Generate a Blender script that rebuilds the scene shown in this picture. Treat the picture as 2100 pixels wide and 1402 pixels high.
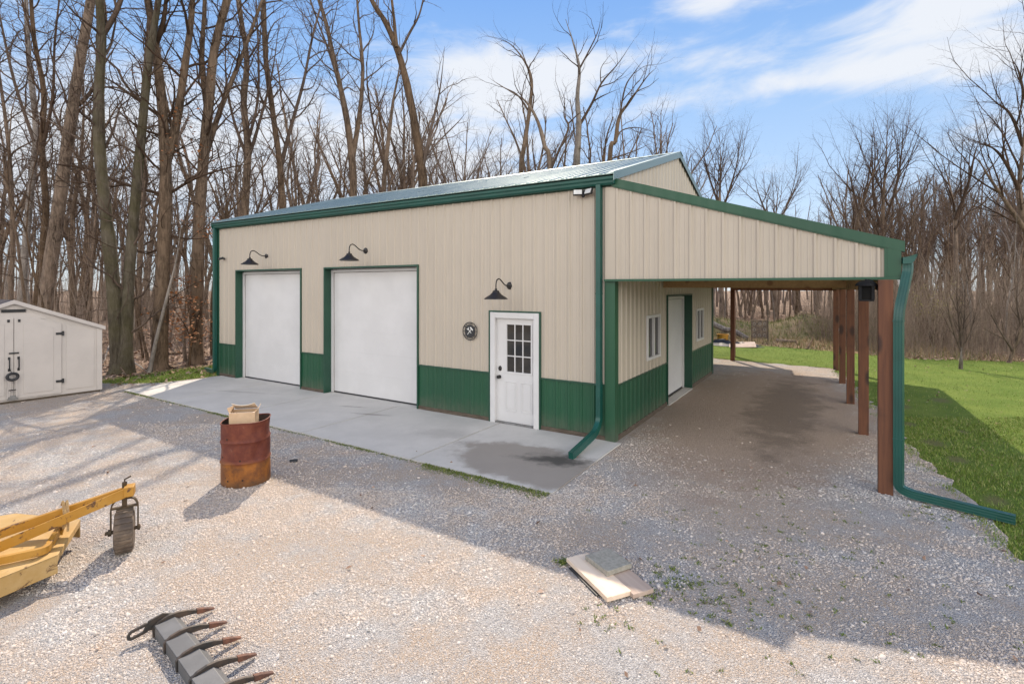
import bpy, math, random
import numpy as np
from mathutils import Vector, Matrix, Euler
R = math.radians
for o in list(bpy.data.objects): bpy.data.objects.remove(o)
SC = bpy.context.scene
COL = SC.collection

# ------------------------------------------------------------------ camera
CAM_H = 2.54; FPX = 1053.0; CX = 1050.0; HY = 588.0
cd = bpy.data.cameras.new('camera'); cam = bpy.data.objects.new('camera', cd); COL.objects.link(cam)
cam.location = (0, 0, CAM_H); cam.rotation_euler = (R(90), 0, 0)
cd.sensor_width = 36; cd.lens = 36*FPX/2100; cd.shift_y = -(701-HY)/2100
cd.clip_start = 0.05; cd.clip_end = 2000
SC.camera = cam

# ------------------------------------------------------------------ light and sky
SUN_EL, SUN_AZ = 43.5, 3.5
SKY_STRENGTH = 0.10; SUN_POWER = 3.5; EXPOSURE = 0.90
SC.view_settings.view_transform = 'Standard'; SC.view_settings.look = 'None'
SC.view_settings.gamma = 1; SC.view_settings.exposure = EXPOSURE
SC.cycles.max_bounces = 6; SC.cycles.diffuse_bounces = 3; SC.cycles.glossy_bounces = 3
SC.cycles.transparent_max_bounces = 6; SC.cycles.caustics_reflective = False
sl = bpy.data.lights.new('sun', 'SUN'); so = bpy.data.objects.new('sun', sl); COL.objects.link(so)
sl.energy = SUN_POWER; sl.angle = R(0.53); sl.color = (1.0, 0.87, 0.71)
so.location = (0, 60, 60); so.rotation_euler = (R(-(90-SUN_EL)), 0, R(SUN_AZ))

W = bpy.data.worlds.new('World'); SC.world = W; W.use_nodes = True
nt = W.node_tree; nt.nodes.clear()
def N(t, kind, **kw):
    n = t.nodes.new(kind)
    for k, v in kw.items(): setattr(n, k, v)
    return n
def M(t, op, a, b=None, c=None, clamp=False):
    n = N(t, 'ShaderNodeMath', operation=op, use_clamp=clamp)
    for i, v in enumerate((a, b, c)):
        if v is None: continue
        if isinstance(v, (int, float)): n.inputs[i].default_value = v
        else: t.links.new(v, n.inputs[i])
    return n.outputs[0]
def MR(t, v, a, b, c=0., d=1., smooth=True):
    n = N(t, 'ShaderNodeMapRange', interpolation_type='SMOOTHSTEP' if smooth else 'LINEAR')
    t.links.new(v, n.inputs[0])
    for i, x in zip((1, 2, 3, 4), (a, b, c, d)): n.inputs[i].default_value = x
    return n.outputs[0]
def MIX(t, fac, a, b, blend='MIX'):
    n = N(t, 'ShaderNodeMix', data_type='RGBA', blend_type=blend)
    for s, v in ((n.inputs[0], fac), (n.inputs[6], a), (n.inputs[7], b)):
        if isinstance(v, (int, float)): s.default_value = v
        elif isinstance(v, (tuple, list)): s.default_value = (*v[:3], 1)
        else: t.links.new(v, s)
    return n.outputs[2]
def NOISE(t, vec, scale, detail=4, rough=.55, dist=0.):
    n = N(t, 'ShaderNodeTexNoise'); n.inputs['Scale'].default_value = scale
    n.inputs['Detail'].default_value = detail; n.inputs['Roughness'].default_value = rough
    n.inputs['Distortion'].default_value = dist
    if vec is not None: t.links.new(vec, n.inputs['Vector'])
    return n.outputs['Fac']

sky = N(nt, 'ShaderNodeTexSky', sky_type='NISHITA', sun_disc=False)
sky.sun_elevation = R(SUN_EL); sky.sun_rotation = -R(SUN_AZ); sky.altitude = 200
sky.air_density = 1.0; sky.dust_density = 0.0; sky.ozone_density = 3.0
tc = N(nt, 'ShaderNodeTexCoord'); sep = N(nt, 'ShaderNodeSeparateXYZ'); nt.links.new(tc.outputs['Generated'], sep.inputs[0])
X, Y, Z = sep.outputs
az = M(nt, 'ARCTAN2', X, Y); el = M(nt, 'ARCSINE', Z)
cmb = N(nt, 'ShaderNodeCombineXYZ')
nt.links.new(M(nt, 'ADD', M(nt, 'MULTIPLY', az, 2.2), M(nt, 'MULTIPLY', el, -1.5)), cmb.inputs[0]); nt.links.new(M(nt, 'MULTIPLY', el, 6.5), cmb.inputs[1])
n1 = NOISE(nt, cmb.outputs[0], 2.3, 8, .58, .4)
# (azimuth, elevation, half width, half height, weight) of the cloud banks, degrees
CLOUDS = [(-2, 21.5, 9, 4.2, 1.05), (12, 22.5, 11, 2.4, .85), (41, 23.0, 11, 2.6, 1.25), (33, 19.3, 9, 1.5, .8), (20, 18.8, 10, 1.6, .55), (44, 18, 8, 2, .7), (45, 28, 7, 1.6, .6),
          (21, 27.5, 4.5, 1.6, .95), (31, 28, 6, 1.8, .75), (44, 13, 10, 3, .7), (-27, 15, 24, 6.5, .85), (-8, 13, 16, 5, .6), (-42, 8, 20, 6, .7),
          (110, 30, 40, 22, 1.0), (-110, 25, 40, 22, 1.0), (180, 40, 50, 35, 1.3), (150, 15, 40, 14, 1.0), (-150, 15, 40, 14, 1.0)]  # this row: unseen banks behind the camera, added for fill light
dens = None
for a, e, wa, we, wt in CLOUDS:
    da = M(nt, 'DIVIDE', M(nt, 'SUBTRACT', az, R(a)), R(wa)); de = M(nt, 'DIVIDE', M(nt, 'SUBTRACT', el, R(e)), R(we))
    g = M(nt, 'EXPONENT', M(nt, 'MULTIPLY', M(nt, 'ADD', M(nt, 'MULTIPLY', da, da), M(nt, 'MULTIPLY', de, de)), -1.0))
    g = M(nt, 'MULTIPLY', g, wt); dens = g if dens is None else M(nt, 'ADD', dens, g)
cm = MR(nt, M(nt, 'ADD', M(nt, 'MULTIPLY', dens, .72), M(nt, 'MULTIPLY', M(nt, 'SUBTRACT', n1, .5), 1.6)), .16, .80)
cm = M(nt, 'MULTIPLY', cm, .92)
K = 1/(SKY_STRENGTH*2**EXPOSURE)          # sky radiance that shows as 1.0
ramp = N(nt, 'ShaderNodeValToRGB'); nt.links.new(MR(nt, el, 0, R(60), 0, 1, False), ramp.inputs[0]); e = ramp.color_ramp.elements
for i, (p, c) in enumerate([(0., (.74, .84, .95)), (1., (.10, .25, .66)), (.20, (.50, .68, .94)), (.36, (.34, .56, .92)), (.52, (.20, .42, .88))]):
    q = e[i] if i < 2 else e.new(p)
    q.position = p; q.color = (*c, 1)
blue = N(nt, 'ShaderNodeVectorMath', operation='SCALE'); nt.links.new(ramp.outputs[0], blue.inputs[0]); blue.inputs['Scale'].default_value = K
skyc = MIX(nt, .15, blue.outputs[0], sky.outputs[0])
back = MR(nt, Y, .25, -.45, 0., 1.)          # unseen banks behind the camera, brightened to fill the shaded faces
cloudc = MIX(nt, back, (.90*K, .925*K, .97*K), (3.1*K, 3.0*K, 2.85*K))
bg = N(nt, 'ShaderNodeBackground'); bg.inputs[1].default_value = SKY_STRENGTH
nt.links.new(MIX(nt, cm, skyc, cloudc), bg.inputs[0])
wo = N(nt, 'ShaderNodeOutputWorld'); nt.links.new(bg.outputs[0], wo.inputs[0])

# ------------------------------------------------------------------ helpers: objects
def tag(o, label=None, cat=None, group=None, kind=None):
    for k, v in (('label', label), ('category', cat), ('group', group), ('kind', kind)):
        if v: o[k] = v
    return o
def empty(name, loc=(0, 0, 0), rz=0.):
    o = bpy.data.objects.new(name, None); COL.objects.link(o); o.location = loc; o.rotation_euler = (0, 0, rz)
    o.empty_display_size = .2
    return o
def link(name, me, parent=None):
    o = bpy.data.objects.new(name, me); COL.objects.link(o); o.parent = parent
    return o
def mesh_np(name, V, F, mat=None, smooth=False):
    V = np.asarray(V, np.float32); F = np.asarray(F, np.int32); k = F.shape[1]
    me = bpy.data.meshes.new(name)
    me.vertices.add(len(V)); me.vertices.foreach_set('co', V.ravel())
    me.loops.add(F.size); me.loops.foreach_set('vertex_index', F.ravel())
    me.polygons.add(len(F)); me.polygons.foreach_set('loop_start', np.arange(0, F.size, k, dtype=np.int32))
    if smooth: me.polygons.foreach_set('use_smooth', np.ones(len(F), bool))
    me.update(calc_edges=True)
    if mat: me.materials.append(mat)
    return me
class MB:
    def __init__(s): s.v = []; s.f = []
    def add(s, vs, fs, mx=None):
        b = len(s.v)
        s.v += [tuple(mx @ Vector(v)) for v in vs] if mx is not None else [tuple(v) for v in vs]
        s.f += [tuple(i+b for i in f) for f in fs]; return s
    def box(s, x0, x1, y0, y1, z0, z1, mx=None):
        if x0 > x1: x0, x1 = x1, x0
        if y0 > y1: y0, y1 = y1, y0
        return s.add([(x0,y0,z0),(x1,y0,z0),(x1,y1,z0),(x0,y1,z0),(x0,y0,z1),(x1,y0,z1),(x1,y1,z1),(x0,y1,z1)],
              [(0,3,2,1),(4,5,6,7),(0,1,5,4),(1,2,6,5),(2,3,7,6),(3,0,4,7)], mx)
    def hexa(s, b, t):   # bottom and top quads, counter-clockwise seen from above
        return s.add(list(b)+list(t), [(3,2,1,0),(4,5,6,7),(0,1,5,4),(1,2,6,5),(2,3,7,6),(3,0,4,7)])
    def prism(s, poly, f, a, b):  # poly of 2D points, f(p, t) -> 3D
        n = len(poly)
        return s.add([f(p, a) for p in poly]+[f(p, b) for p in poly],
              [tuple(range(n))[::-1], tuple(range(n, 2*n))]+[(i,(i+1)%n,n+(i+1)%n,n+i) for i in range(n)])
    def sweep(s, path, prof, ref=(0, 0, 1), cap=True, scale=None):
        P = [Vector(p) for p in path]; n = len(prof); vs = []
        for i, p in enumerate(P):
            t = (P[min(i+1, len(P)-1)]-P[max(i-1, 0)]).normalized()
            r = Vector(ref); a = t.cross(r)
            if a.length < 1e-3: a = t.cross(Vector((1, 0, 0)))
            a.normalize(); b = a.cross(t); k = scale[i] if scale else 1
            vs += [p+(a*q[0]+b*q[1])*k for q in prof]
        fs = [(i*n+j, i*n+(j+1) % n, (i+1)*n+(j+1) % n, (i+1)*n+j) for i in range(len(P)-1) for j in range(n)]
        if cap: fs += [tuple(range(n))[::-1], tuple(range((len(P)-1)*n, len(P)*n))]
        return s.add(vs, fs)
    def tube(s, path, r, sides=10, ref=(0, 0, 1), cap=True, scale=None):
        return s.sweep(path, [(r*math.cos(2*math.pi*i/sides), r*math.sin(2*math.pi*i/sides)) for i in range(sides)], ref, cap, scale)
    def lathe(s, prof, sides=32, mx=None, cap=False):
        n = len(prof); vs = []; fs = []
        for j in range(sides):
            a = 2*math.pi*j/sides
            vs += [(r*math.cos(a), r*math.sin(a), z) for r, z in prof]
        for j in range(sides):
            k = (j+1) % sides
            fs += [(j*n+i, k*n+i, k*n+i+1, j*n+i+1) for i in range(n-1)]
        if cap: fs += [tuple(j*n for j in range(sides))[::-1], tuple(j*n+n-1 for j in range(sides))]
        return s.add(vs, fs, mx)
    def build(s, name, mat, parent=None, smooth=False, bevel=0., loc=None):
        me = bpy.data.meshes.new(name); me.from_pydata(s.v, [], s.f); me.update()
        me.materials.append(mat)
        o = link(name, me, parent)
        if loc: o.location = loc
        if smooth:
            me.polygons.foreach_set('use_smooth', [True]*len(me.polygons))
            try: me.set_sharp_from_angle(angle=R(38))
            except Exception: pass
        if bevel:
            m = o.modifiers.new('bevel', 'BEVEL'); m.width = bevel; m.segments = 2; m.limit_method = 'ANGLE'
        return o
def at(px, py, y):            # world point at depth y seen at a photo position
    return Vector(((px-CX)/FPX*y, y, CAM_H-(py-HY)/FPX*y))
def arcpath(pts, rad=.12, k=5):   # polyline with rounded corners
    P = [Vector(p) for p in pts]; out = [P[0]]
    for i in range(1, len(P)-1):
        a = (P[i-1]-P[i]); b = (P[i+1]-P[i]); r = min(rad, a.length*.45, b.length*.45)
        a.normalize(); b.normalize(); s, e = P[i]+a*r, P[i]+b*r
        out += [s*(1-t)**2+P[i]*2*t*(1-t)+e*t*t for t in [j/k for j in range(k+1)]]
    return out+[P[-1]]

# ------------------------------------------------------------------ helpers: materials
def newmat(name):
    m = bpy.data.materials.new(name); m.use_nodes = True; t = m.node_tree
    b = t.nodes['Principled BSDF']; c = N(t, 'ShaderNodeTexCoord')
    return m, t, b, c.outputs['Object']
def bump(t, b, h, strength=.3, dist=.01):
    n = N(t, 'ShaderNodeBump'); n.inputs['Strength'].default_value = strength; n.inputs['Distance'].default_value = dist
    t.links.new(h, n.inputs['Height']); t.links.new(n.outputs[0], b.inputs['Normal'])
def smap(t, vec, scale):
    n = N(t, 'ShaderNodeMapping'); n.inputs['Scale'].default_value = scale; t.links.new(vec, n.inputs[0]); return n.outputs[0]
def pbr(name, c1, c2=None, rough=.55, metal=0., scale=3., stretch=(1, 1, 1), lo=.35, hi=.65, bs=0., bscale=40., bdist=.004, spec=None, rvar=0.):
    m, t, b, oc = newmat(name)
    v = smap(t, oc, stretch)
    n = NOISE(t, v, scale, 6, .6)
    t.links.new(MIX(t, MR(t, n, lo, hi), c1, c2 or tuple(x*.8 for x in c1)), b.inputs['Base Color'])
    b.inputs['Roughness'].default_value = rough; b.inputs['Metallic'].default_value = metal
    if rvar: t.links.new(MR(t, n, .3, .7, rough-rvar, rough+rvar), b.inputs['Roughness'])
    if spec is not None: b.inputs['Specular IOR Level'].default_value = spec
    if bs: bump(t, b, NOISE(t, v, bscale, 4), bs, bdist)
    return m
MT = {}
def siding_mat(name, c1, c2, splash=0.):
    m, t, b, oc = newmat(name); sp = N(t, 'ShaderNodeSeparateXYZ'); t.links.new(oc, sp.inputs[0])
    wn = N(t, 'ShaderNodeTexWhiteNoise', noise_dimensions='1D')
    t.links.new(M(t, 'FLOOR', M(t, 'DIVIDE', M(t, 'ADD', sp.outputs[0], M(t, 'MULTIPLY', sp.outputs[1], 1.37)), .9144)), wn.inputs['W'])
    st = NOISE(t, smap(t, oc, (5, 5, .35)), 2.2, 5, .65); n = NOISE(t, oc, .8, 5)
    col = MIX(t, M(t, 'ADD', M(t, 'MULTIPLY', wn.outputs[0], .5), M(t, 'MULTIPLY', MR(t, n, .3, .7), .5)), c1, c2)
    col = MIX(t, MR(t, st, .52, .8, 0., .35), col, tuple(x*.78 for x in c2))
    if splash:
        z = M(t, 'ADD', sp.outputs[2], M(t, 'MULTIPLY', M(t, 'SUBTRACT', NOISE(t, oc, 3.5, 5, .7), .5), .5))
        col = MIX(t, MR(t, z, .02, .42, splash, 0.), col, (.16, .13, .10))
    t.links.new(col, b.inputs['Base Color']); t.links.new(MR(t, st, .3, .7, .36, .5), b.inputs['Roughness'])
    bump(t, b, NOISE(t, smap(t, oc, (2.5, 2.5, .9)), 1.3, 2), .25, .012)
    return m
MT['cream'] = siding_mat('cream_metal', (.475, .412, .332), (.437, .378, .305))
MT['green'] = siding_mat('green_metal', (.012, .080, .036), (.009, .060, .029), .34)
MT['greentrim'] = pbr('green_trim', (.014, .066, .038), (.012, .056, .034), .38, scale=2)
MT['teal'] = pbr('teal_gutter', (.008, .078, .060), (.008, .064, .050), .38, scale=3)
MT['white'] = pbr('white_paint', (.625, .61, .60), (.585, .57, .56), .42, scale=1.5)
MT['dark'] = pbr('dark_bronze', (.022, .020, .020), (.030, .026, .024), .45, metal=.3, scale=6)
MT['black'] = pbr('black_plastic', (.015, .015, .017), (.022, .022, .024), .5, scale=6)
MT['steel'] = pbr('dull_steel', (.30, .30, .30), (.2, .19, .18), .45, metal=.8, scale=8)
MT['lens'] = pbr('lamp_lens', (.75, .74, .70), None, .25, scale=4)
MT['skirt'] = pbr('skirt_board', (.07, .05, .035), (.11, .085, .06), .8, scale=5, stretch=(1, 1, 6))
MT['cardboard'] = pbr('cardboard', (.60, .42, .27), (.52, .355, .22), .85, scale=6, bs=.2, bscale=60)
MT['flap'] = pbr('sunlit_cardboard', (.78, .66, .52), (.70, .57, .43), .85, scale=8)  # sunlit brightness of the top flap put into the base colour
MT['shed'] = pbr('beige_resin', (.50, .455, .42), (.45, .41, .38), .6, scale=1.1, bs=.12, bscale=90, bdist=.002)
MT['shedroof'] = pbr('brown_roof', (.075, .055, .048), (.05, .04, .036), .8, scale=5, bs=.4, bscale=30)
def metal_roof():
    m, t, b, oc = newmat('ribbed_roof')
    n = NOISE(t, smap(t, oc, (3, .5, 1)), 1.5, 5, .6)
    t.links.new(MIX(t, MR(t, n, .3, .7), (.20, .265, .25), (.25, .315, .30)), b.inputs['Base Color'])
    b.inputs['Metallic'].default_value = .55; t.links.new(MR(t, n, .3, .7, .27, .38), b.inputs['Roughness'])
    return m
MT['roof'] = metal_roof()
def glass():
    m, t, b, oc = newmat('window_glass')
    n = NOISE(t, oc, 3, 3)
    t.links.new(MIX(t, MR(t, n, .3, .7), (.018, .02, .022), (.04, .038, .034)), b.inputs['Base Color'])
    b.inputs['Roughness'].default_value = .04; b.inputs['IOR'].default_value = 1.52
    return m
MT['glass'] = glass()
MT['smoked'] = pbr('smoked_glass', (.008, .008, .008), (.014, .012, .011), .5, scale=8, spec=.06)
MT['matblack'] = pbr('matt_black_metal', (.010, .010, .011), (.016, .016, .017), .6, scale=6, spec=.12)
def wood(name, c1, c2, dark, axis='Z', rough=.7, scale=1.):
    m, t, b, oc = newmat(name)
    st = {'Z': (14, 14, .7), 'X': (.7, 14, 14), 'Y': (14, .7, 14)}[axis]
    v = smap(t, oc, tuple(s*scale for s in st))
    g = NOISE(t, v, 1.6, 6, .65, .6); k = NOISE(t, smap(t, oc, (2, 2, 2)), 1.7, 2)
    col = MIX(t, MR(t, g, .32, .68), c1, c2)
    vor = N(t, 'ShaderNodeTexVoronoi'); vor.inputs['Scale'].default_value = 1.9
    t.links.new(smap(t, oc, {'Z': (2.2, 2.2, .9), 'X': (.9, 2.2, 2.2), 'Y': (2.2, .9, 2.2)}[axis]), vor.inputs['Vector'])
    col = MIX(t, MR(t, vor.outputs['Distance'], .13, .30, .95, 0.), col, dark)
    col = MIX(t, MR(t, k, .55, .8, 0., .45), col, dark)
    t.links.new(col, b.inputs['Base Color']); b.inputs['Roughness'].default_value = rough
    bump(t, b, g, .35, .004)
    return m
MT['post'] = wood('stained_post', (.150, .056, .024), (.100, .036, .017), (.035, .015, .009))
MT['beam'] = wood('stained_beam', (.23, .095, .045), (.17, .065, .032), (.08, .03, .018), 'X')
MT['rafter'] = wood('framing_lumber', (.40, .26, .12), (.32, .20, .09), (.2, .11, .05), 'Y')
MT['board'] = wood('pale_board', (.76, .62, .48), (.70, .54, .40), (.36, .2, .11), 'X', .75, .5)
MT['plank'] = wood('grey_plank', (.50, .39, .31), (.40, .30, .24), (.24, .15, .10), 'X', .8, .6)
def bark(name, c1, c2, moss=0., vstretch=.22):
    m, t, b, oc = newmat(name)
    v = smap(t, oc, (1, 1, vstretch)); n = NOISE(t, v, 13, 8, .75, .6); big = NOISE(t, oc, .9, 3)
    oi = N(t, 'ShaderNodeObjectInfo')
    col = MIX(t, MR(t, n, .36, .64), c1, c2)
    col = MIX(t, MR(t, big, .35, .7, 0., .5), col, tuple(x*1.55 for x in c2))
    if moss: col = MIX(t, MR(t, NOISE(t, oc, 1.7, 4), .40, .62, 0., moss), col, (.072, .066, .024))
    hsv = N(t, 'ShaderNodeHueSaturation'); t.links.new(col, hsv.inputs['Color'])
    t.links.new(MR(t, oi.outputs['Random'], 0, 1, .72, 1.35, False), hsv.inputs['Value'])
    t.links.new(MR(t, oi.outputs['Random'], 0, 1, 1.15, .8, False), hsv.inputs['Saturation'])
    t.links.new(hsv.outputs[0], b.inputs['Base Color']); b.inputs['Roughness'].default_value = .9
    b.inputs['Specular IOR Level'].default_value = .15
    bump(t, b, n, 1., .06)
    return m
MT['bark'] = bark('grey_brown_bark', (.042, .029, .020), (.19, .135, .094))
MT['barkmoss'] = bark('mossy_bark', (.055, .045, .033), (.135, .115, .085), .42)
MT['barkpale'] = bark('pale_bark', (.10, .085, .072), (.25, .215, .185))
MT['twig'] = bark('twig_bark', (.050, .034, .025), (.108, .074, .054))
MT['twigred'] = bark('reddish_twig_bark', (.078, .054, .043), (.148, .108, .086))
MT['brush'] = bark('dry_brush', (.115, .082, .060), (.245, .185, .140))
MT['leaf'] = pbr('dead_oak_leaf', (.40, .17, .06), (.27, .11, .045), .8, scale=14)
def island_mat(name, cols, rough=.85, extra=None):
    m, t, b, oc = newmat(name)
    g = N(t, 'ShaderNodeNewGeometry'); r = N(t, 'ShaderNodeValToRGB'); r.color_ramp.interpolation = 'LINEAR'
    e = r.color_ramp.elements
    for i, (p, c) in enumerate(cols):
        q = e[i] if i < 2 else e.new(p)
        q.position = p; q.color = (*c, 1)
    t.links.new(g.outputs['Random Per Island'], r.inputs[0])
    col = r.outputs[0]
    if extra: col = extra(t, col, oc)
    t.links.new(col, b.inputs['Base Color']); b.inputs['Roughness'].default_value = rough
    b.inputs['Specular IOR Level'].default_value = .25
    return m
MT['litter'] = island_mat('leaf_litter', [(0, (.20, .125, .085)), (1, (.42, .30, .23)), (.5, (.30, .19, .13))])

BC = Vector((1.654, 8.332, 0)); BR = -math.atan2(.53268, .84632)       # the barn's right front corner and its turn
def bw(x, y, z=0.):                                                   # barn axes -> world
    return Vector((BC.x+.84632*x+.53268*y, BC.y-.53268*x+.84632*y, z))

def tex_blob(t, oc, loc, rz, sc):
    n = N(t, 'ShaderNodeMapping', vector_type='TEXTURE')
    n.inputs['Location'].default_value = (loc[0], loc[1], 0); n.inputs['Rotation'].default_value = (0, 0, rz); n.inputs['Scale'].default_value = (sc[0], sc[1], 1e3)
    t.links.new(oc, n.inputs[0])
    v = N(t, 'ShaderNodeVectorMath', operation='LENGTH'); t.links.new(n.outputs[0], v.inputs[0])
    return v.outputs['Value']
def dirt_masks(t, oc):
    big = NOISE(t, oc, .55, 5, .6); mid = NOISE(t, oc, 2.2, 5, .65)
    tan = M(t, 'MULTIPLY', MR(t, M(t, 'ADD', M(t, 'MULTIPLY', big, .6), M(t, 'MULTIPLY', mid, .4)), .37, .58), 1.)
    c = bw(1.75, 4.0); d1 = tex_blob(t, oc, c, BR, (2.0, 5.6))
    c2 = bw(2.15, 4.3); d2 = tex_blob(t, oc, c2, BR+.02, (.75, 4.2))
    brown = MR(t, M(t, 'ADD', d1, M(t, 'MULTIPLY', M(t, 'SUBTRACT', mid, .5), 1.1)), .78, 1.12, 1., 0.)
    dark = MR(t, M(t, 'ADD', d2, M(t, 'MULTIPLY', M(t, 'SUBTRACT', mid, .5), 1.9)), .45, 1.15, 1., 0.)
    return tan, brown, dark
def gravel_ground():
    m, t, b, oc = newmat('gravel_bed')
    vor = N(t, 'ShaderNodeTexVoronoi'); vor.inputs['Scale'].default_value = 95; t.links.new(oc, vor.inputs['Vector'])
    v2 = N(t, 'ShaderNodeTexVoronoi'); v2.inputs['Scale'].default_value = 170; t.links.new(oc, v2.inputs['Vector'])
    sp = N(t, 'ShaderNodeSeparateColor'); t.links.new(vor.outputs['Color'], sp.inputs[0])
    st = MIX(t, sp.outputs[0], (.35, .33, .32), (.60, .575, .555))
    tan, brown, dark = dirt_masks(t, oc)
    col = MIX(t, M(t, 'MULTIPLY', MR(t, sp.outputs[1], .2, .6, .25, 1.), M(t, 'MULTIPLY', tan, .85)), st, (.53, .405, .30))
    col = MIX(t, M(t, 'MULTIPLY', brown, .94), col, (.46, .35, .27))
    col = MIX(t, M(t, 'MULTIPLY', dark, .66), col, (.20, .155, .118))
    gap = MR(t, vor.outputs['Distance'], .35, .75, 1., .74)
    col = MIX(t, 1., col, N_rgb(t, gap), 'MULTIPLY')
    t.links.new(col, b.inputs['Base Color']); b.inputs['Roughness'].default_value = .92
    b.inputs['Specular IOR Level'].default_value = .2
    h = M(t, 'ADD', M(t, 'MULTIPLY', vor.outputs['Distance'], -1.), M(t, 'MULTIPLY', v2.outputs['Distance'], -.35))
    bump(t, b, h, .85, .02)
    return m
def N_rgb(t, v):
    n = N(t, 'ShaderNodeCombineColor')
    for i in range(3): t.links.new(v, n.inputs[i])
    return n.outputs[0]
def stone_extra(t, col, oc):
    tan, brown, dark = dirt_masks(t, oc)
    col = MIX(t, M(t, 'MULTIPLY', tan, .6), col, (.58, .45, .345))
    col = MIX(t, M(t, 'MULTIPLY', brown, .7), col, (.38, .305, .25))
    return MIX(t, M(t, 'MULTIPLY', dark, .5), col, (.13, .10, .075))
MT['gravel'] = gravel_ground()
MT['stone'] = island_mat('limestone_chips', [(0, (.34, .32, .305)), (1, (.63, .595, .56)), (.2, (.45, .425, .40)), (.7, (.55, .52, .49)), (.5, (.56, .495, .435))], .88, stone_extra)
def grass_ground(name, c1, c2, dry, soil=()):
    m, t, b, oc = newmat(name)
    n = NOISE(t, oc, 1.1, 5, .65); f = NOISE(t, oc, 38, 4, .7)
    col = MIX(t, MR(t, n, .35, .68), c1, c2); col = MIX(t, MR(t, f, .52, .72, 0, .7), col, dry)
    for sx, sy, rr in soil:
        d = tex_blob(t, oc, (sx, sy), .9, (rr*1.8, rr)); col = MIX(t, MR(t, M(t, 'ADD', d, M(t, 'MULTIPLY', M(t, 'SUBTRACT', f, .5), 2.)), .35, 1.1, .65, 0.), col, (.15, .125, .065))
    t.links.new(col, b.inputs['Base Color']); b.inputs['Roughness'].default_value = .95
    b.inputs['Specular IOR Level'].default_value = .1
    bump(t, b, f, .8, .03)
    return m
SOIL = [(6.85, 8.35, .20), (7.35, 9.5, .14), (6.55, 7.55, .16), (8.3, 10.9, .18), (5.75, 6.1, .14), (9.6, 11.5, .22), (7.9, 9.0, .10)]     # bare spots in the lawn
MT['lawn'] = grass_ground('lawn_base', (.105, .160, .028), (.145, .195, .038), (.20, .18, .075), SOIL)
MT['dryfield'] = grass_ground('dry_grass_base', (.25, .17, .095), (.32, .235, .13), (.16, .14, .06))
MT['floor'] = grass_ground('forest_floor', (.235, .165, .115), (.31, .225, .16), (.14, .095, .07))
MT['hill'] = grass_ground('berm_soil', (.20, .145, .095), (.12, .125, .05), (.27, .20, .13))
MT['blade'] = island_mat('grass_blades', [(0, (.10, .165, .026)), (1, (.28, .32, .07)), (.45, (.165, .245, .036)), (.8, (.34, .30, .14)), (.7, (.205, .275, .048))], .6)
MT['dryblade'] = island_mat('dry_grass', [(0, (.34, .24, .14)), (1, (.12, .15, .045)), (.55, (.42, .32, .20)), (.75, (.20, .20, .08))], .8)
MT['moss'] = island_mat('mossy_weeds', [(0, (.09, .13, .025)), (1, (.24, .24, .08)), (.6, (.13, .17, .035))], .8)
def concrete():
    m, t, b, oc = newmat('broom_finished_concrete')
    n = NOISE(t, oc, 1.3, 6, .65); f = NOISE(t, oc, 60, 5, .7); s = NOISE(t, smap(t, oc, (1, 1, 1)), 3.1, 5, .65)
    col = MIX(t, MR(t, n, .3, .7), (.55, .52, .48), (.47, .445, .41))
    col = MIX(t, MR(t, f, .4, .7, 0., .25), col, (.36, .345, .325))
    c = bw(-.62, -1.62); d = tex_blob(t, oc, c, BR-.12, (1.55, .82))
    wet = MR(t, M(t, 'ADD', d, M(t, 'MULTIPLY', M(t, 'SUBTRACT', s, .5), .8)), .72, 1.02, 1., 0.)
    col = MIX(t, M(t, 'MULTIPLY', wet, .72), col, (.20, .165, .135))
    c = bw(-.42, -1.30); d = tex_blob(t, oc, c, BR+.25, (.62, .3))
    blk = MR(t, M(t, 'ADD', d, M(t, 'MULTIPLY', M(t, 'SUBTRACT', s, .5), 2.2)), .2, 1.1, 1., 0.)
    col = MIX(t, M(t, 'MULTIPLY', blk, .9), col, (.045, .042, .038))
    for (x, y, a, bb, k) in ((-4.7, -.85, .5, .07, .55), (-5.5, -.6, .4, .06, .5), (-2.6, -1.1, .7, .35, .25), (-9.0, -1.0, 1.1, .12, .3)):
        d = tex_blob(t, oc, bw(x, y), BR+.3, (a, bb))
        col = MIX(t, MR(t, M(t, 'ADD', d, M(t, 'MULTIPLY', M(t, 'SUBTRACT', s, .5), 1.6)), .3, 1.1, k, 0.), col, (.16, .14, .125))
    t.links.new(col, b.inputs['Base Color'])
    t.links.new(M(t, 'SUBTRACT', .88, M(t, 'MULTIPLY', wet, .22)), b.inputs['Roughness'])
    bump(t, b, f, .25, .004)
    return m
MT['concrete'] = concrete()
MT['paver'] = pbr('exposed_paver', (.34, .315, .265), (.25, .235, .195), .9, scale=30, bs=.6, bscale=120, bdist=.004)
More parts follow.
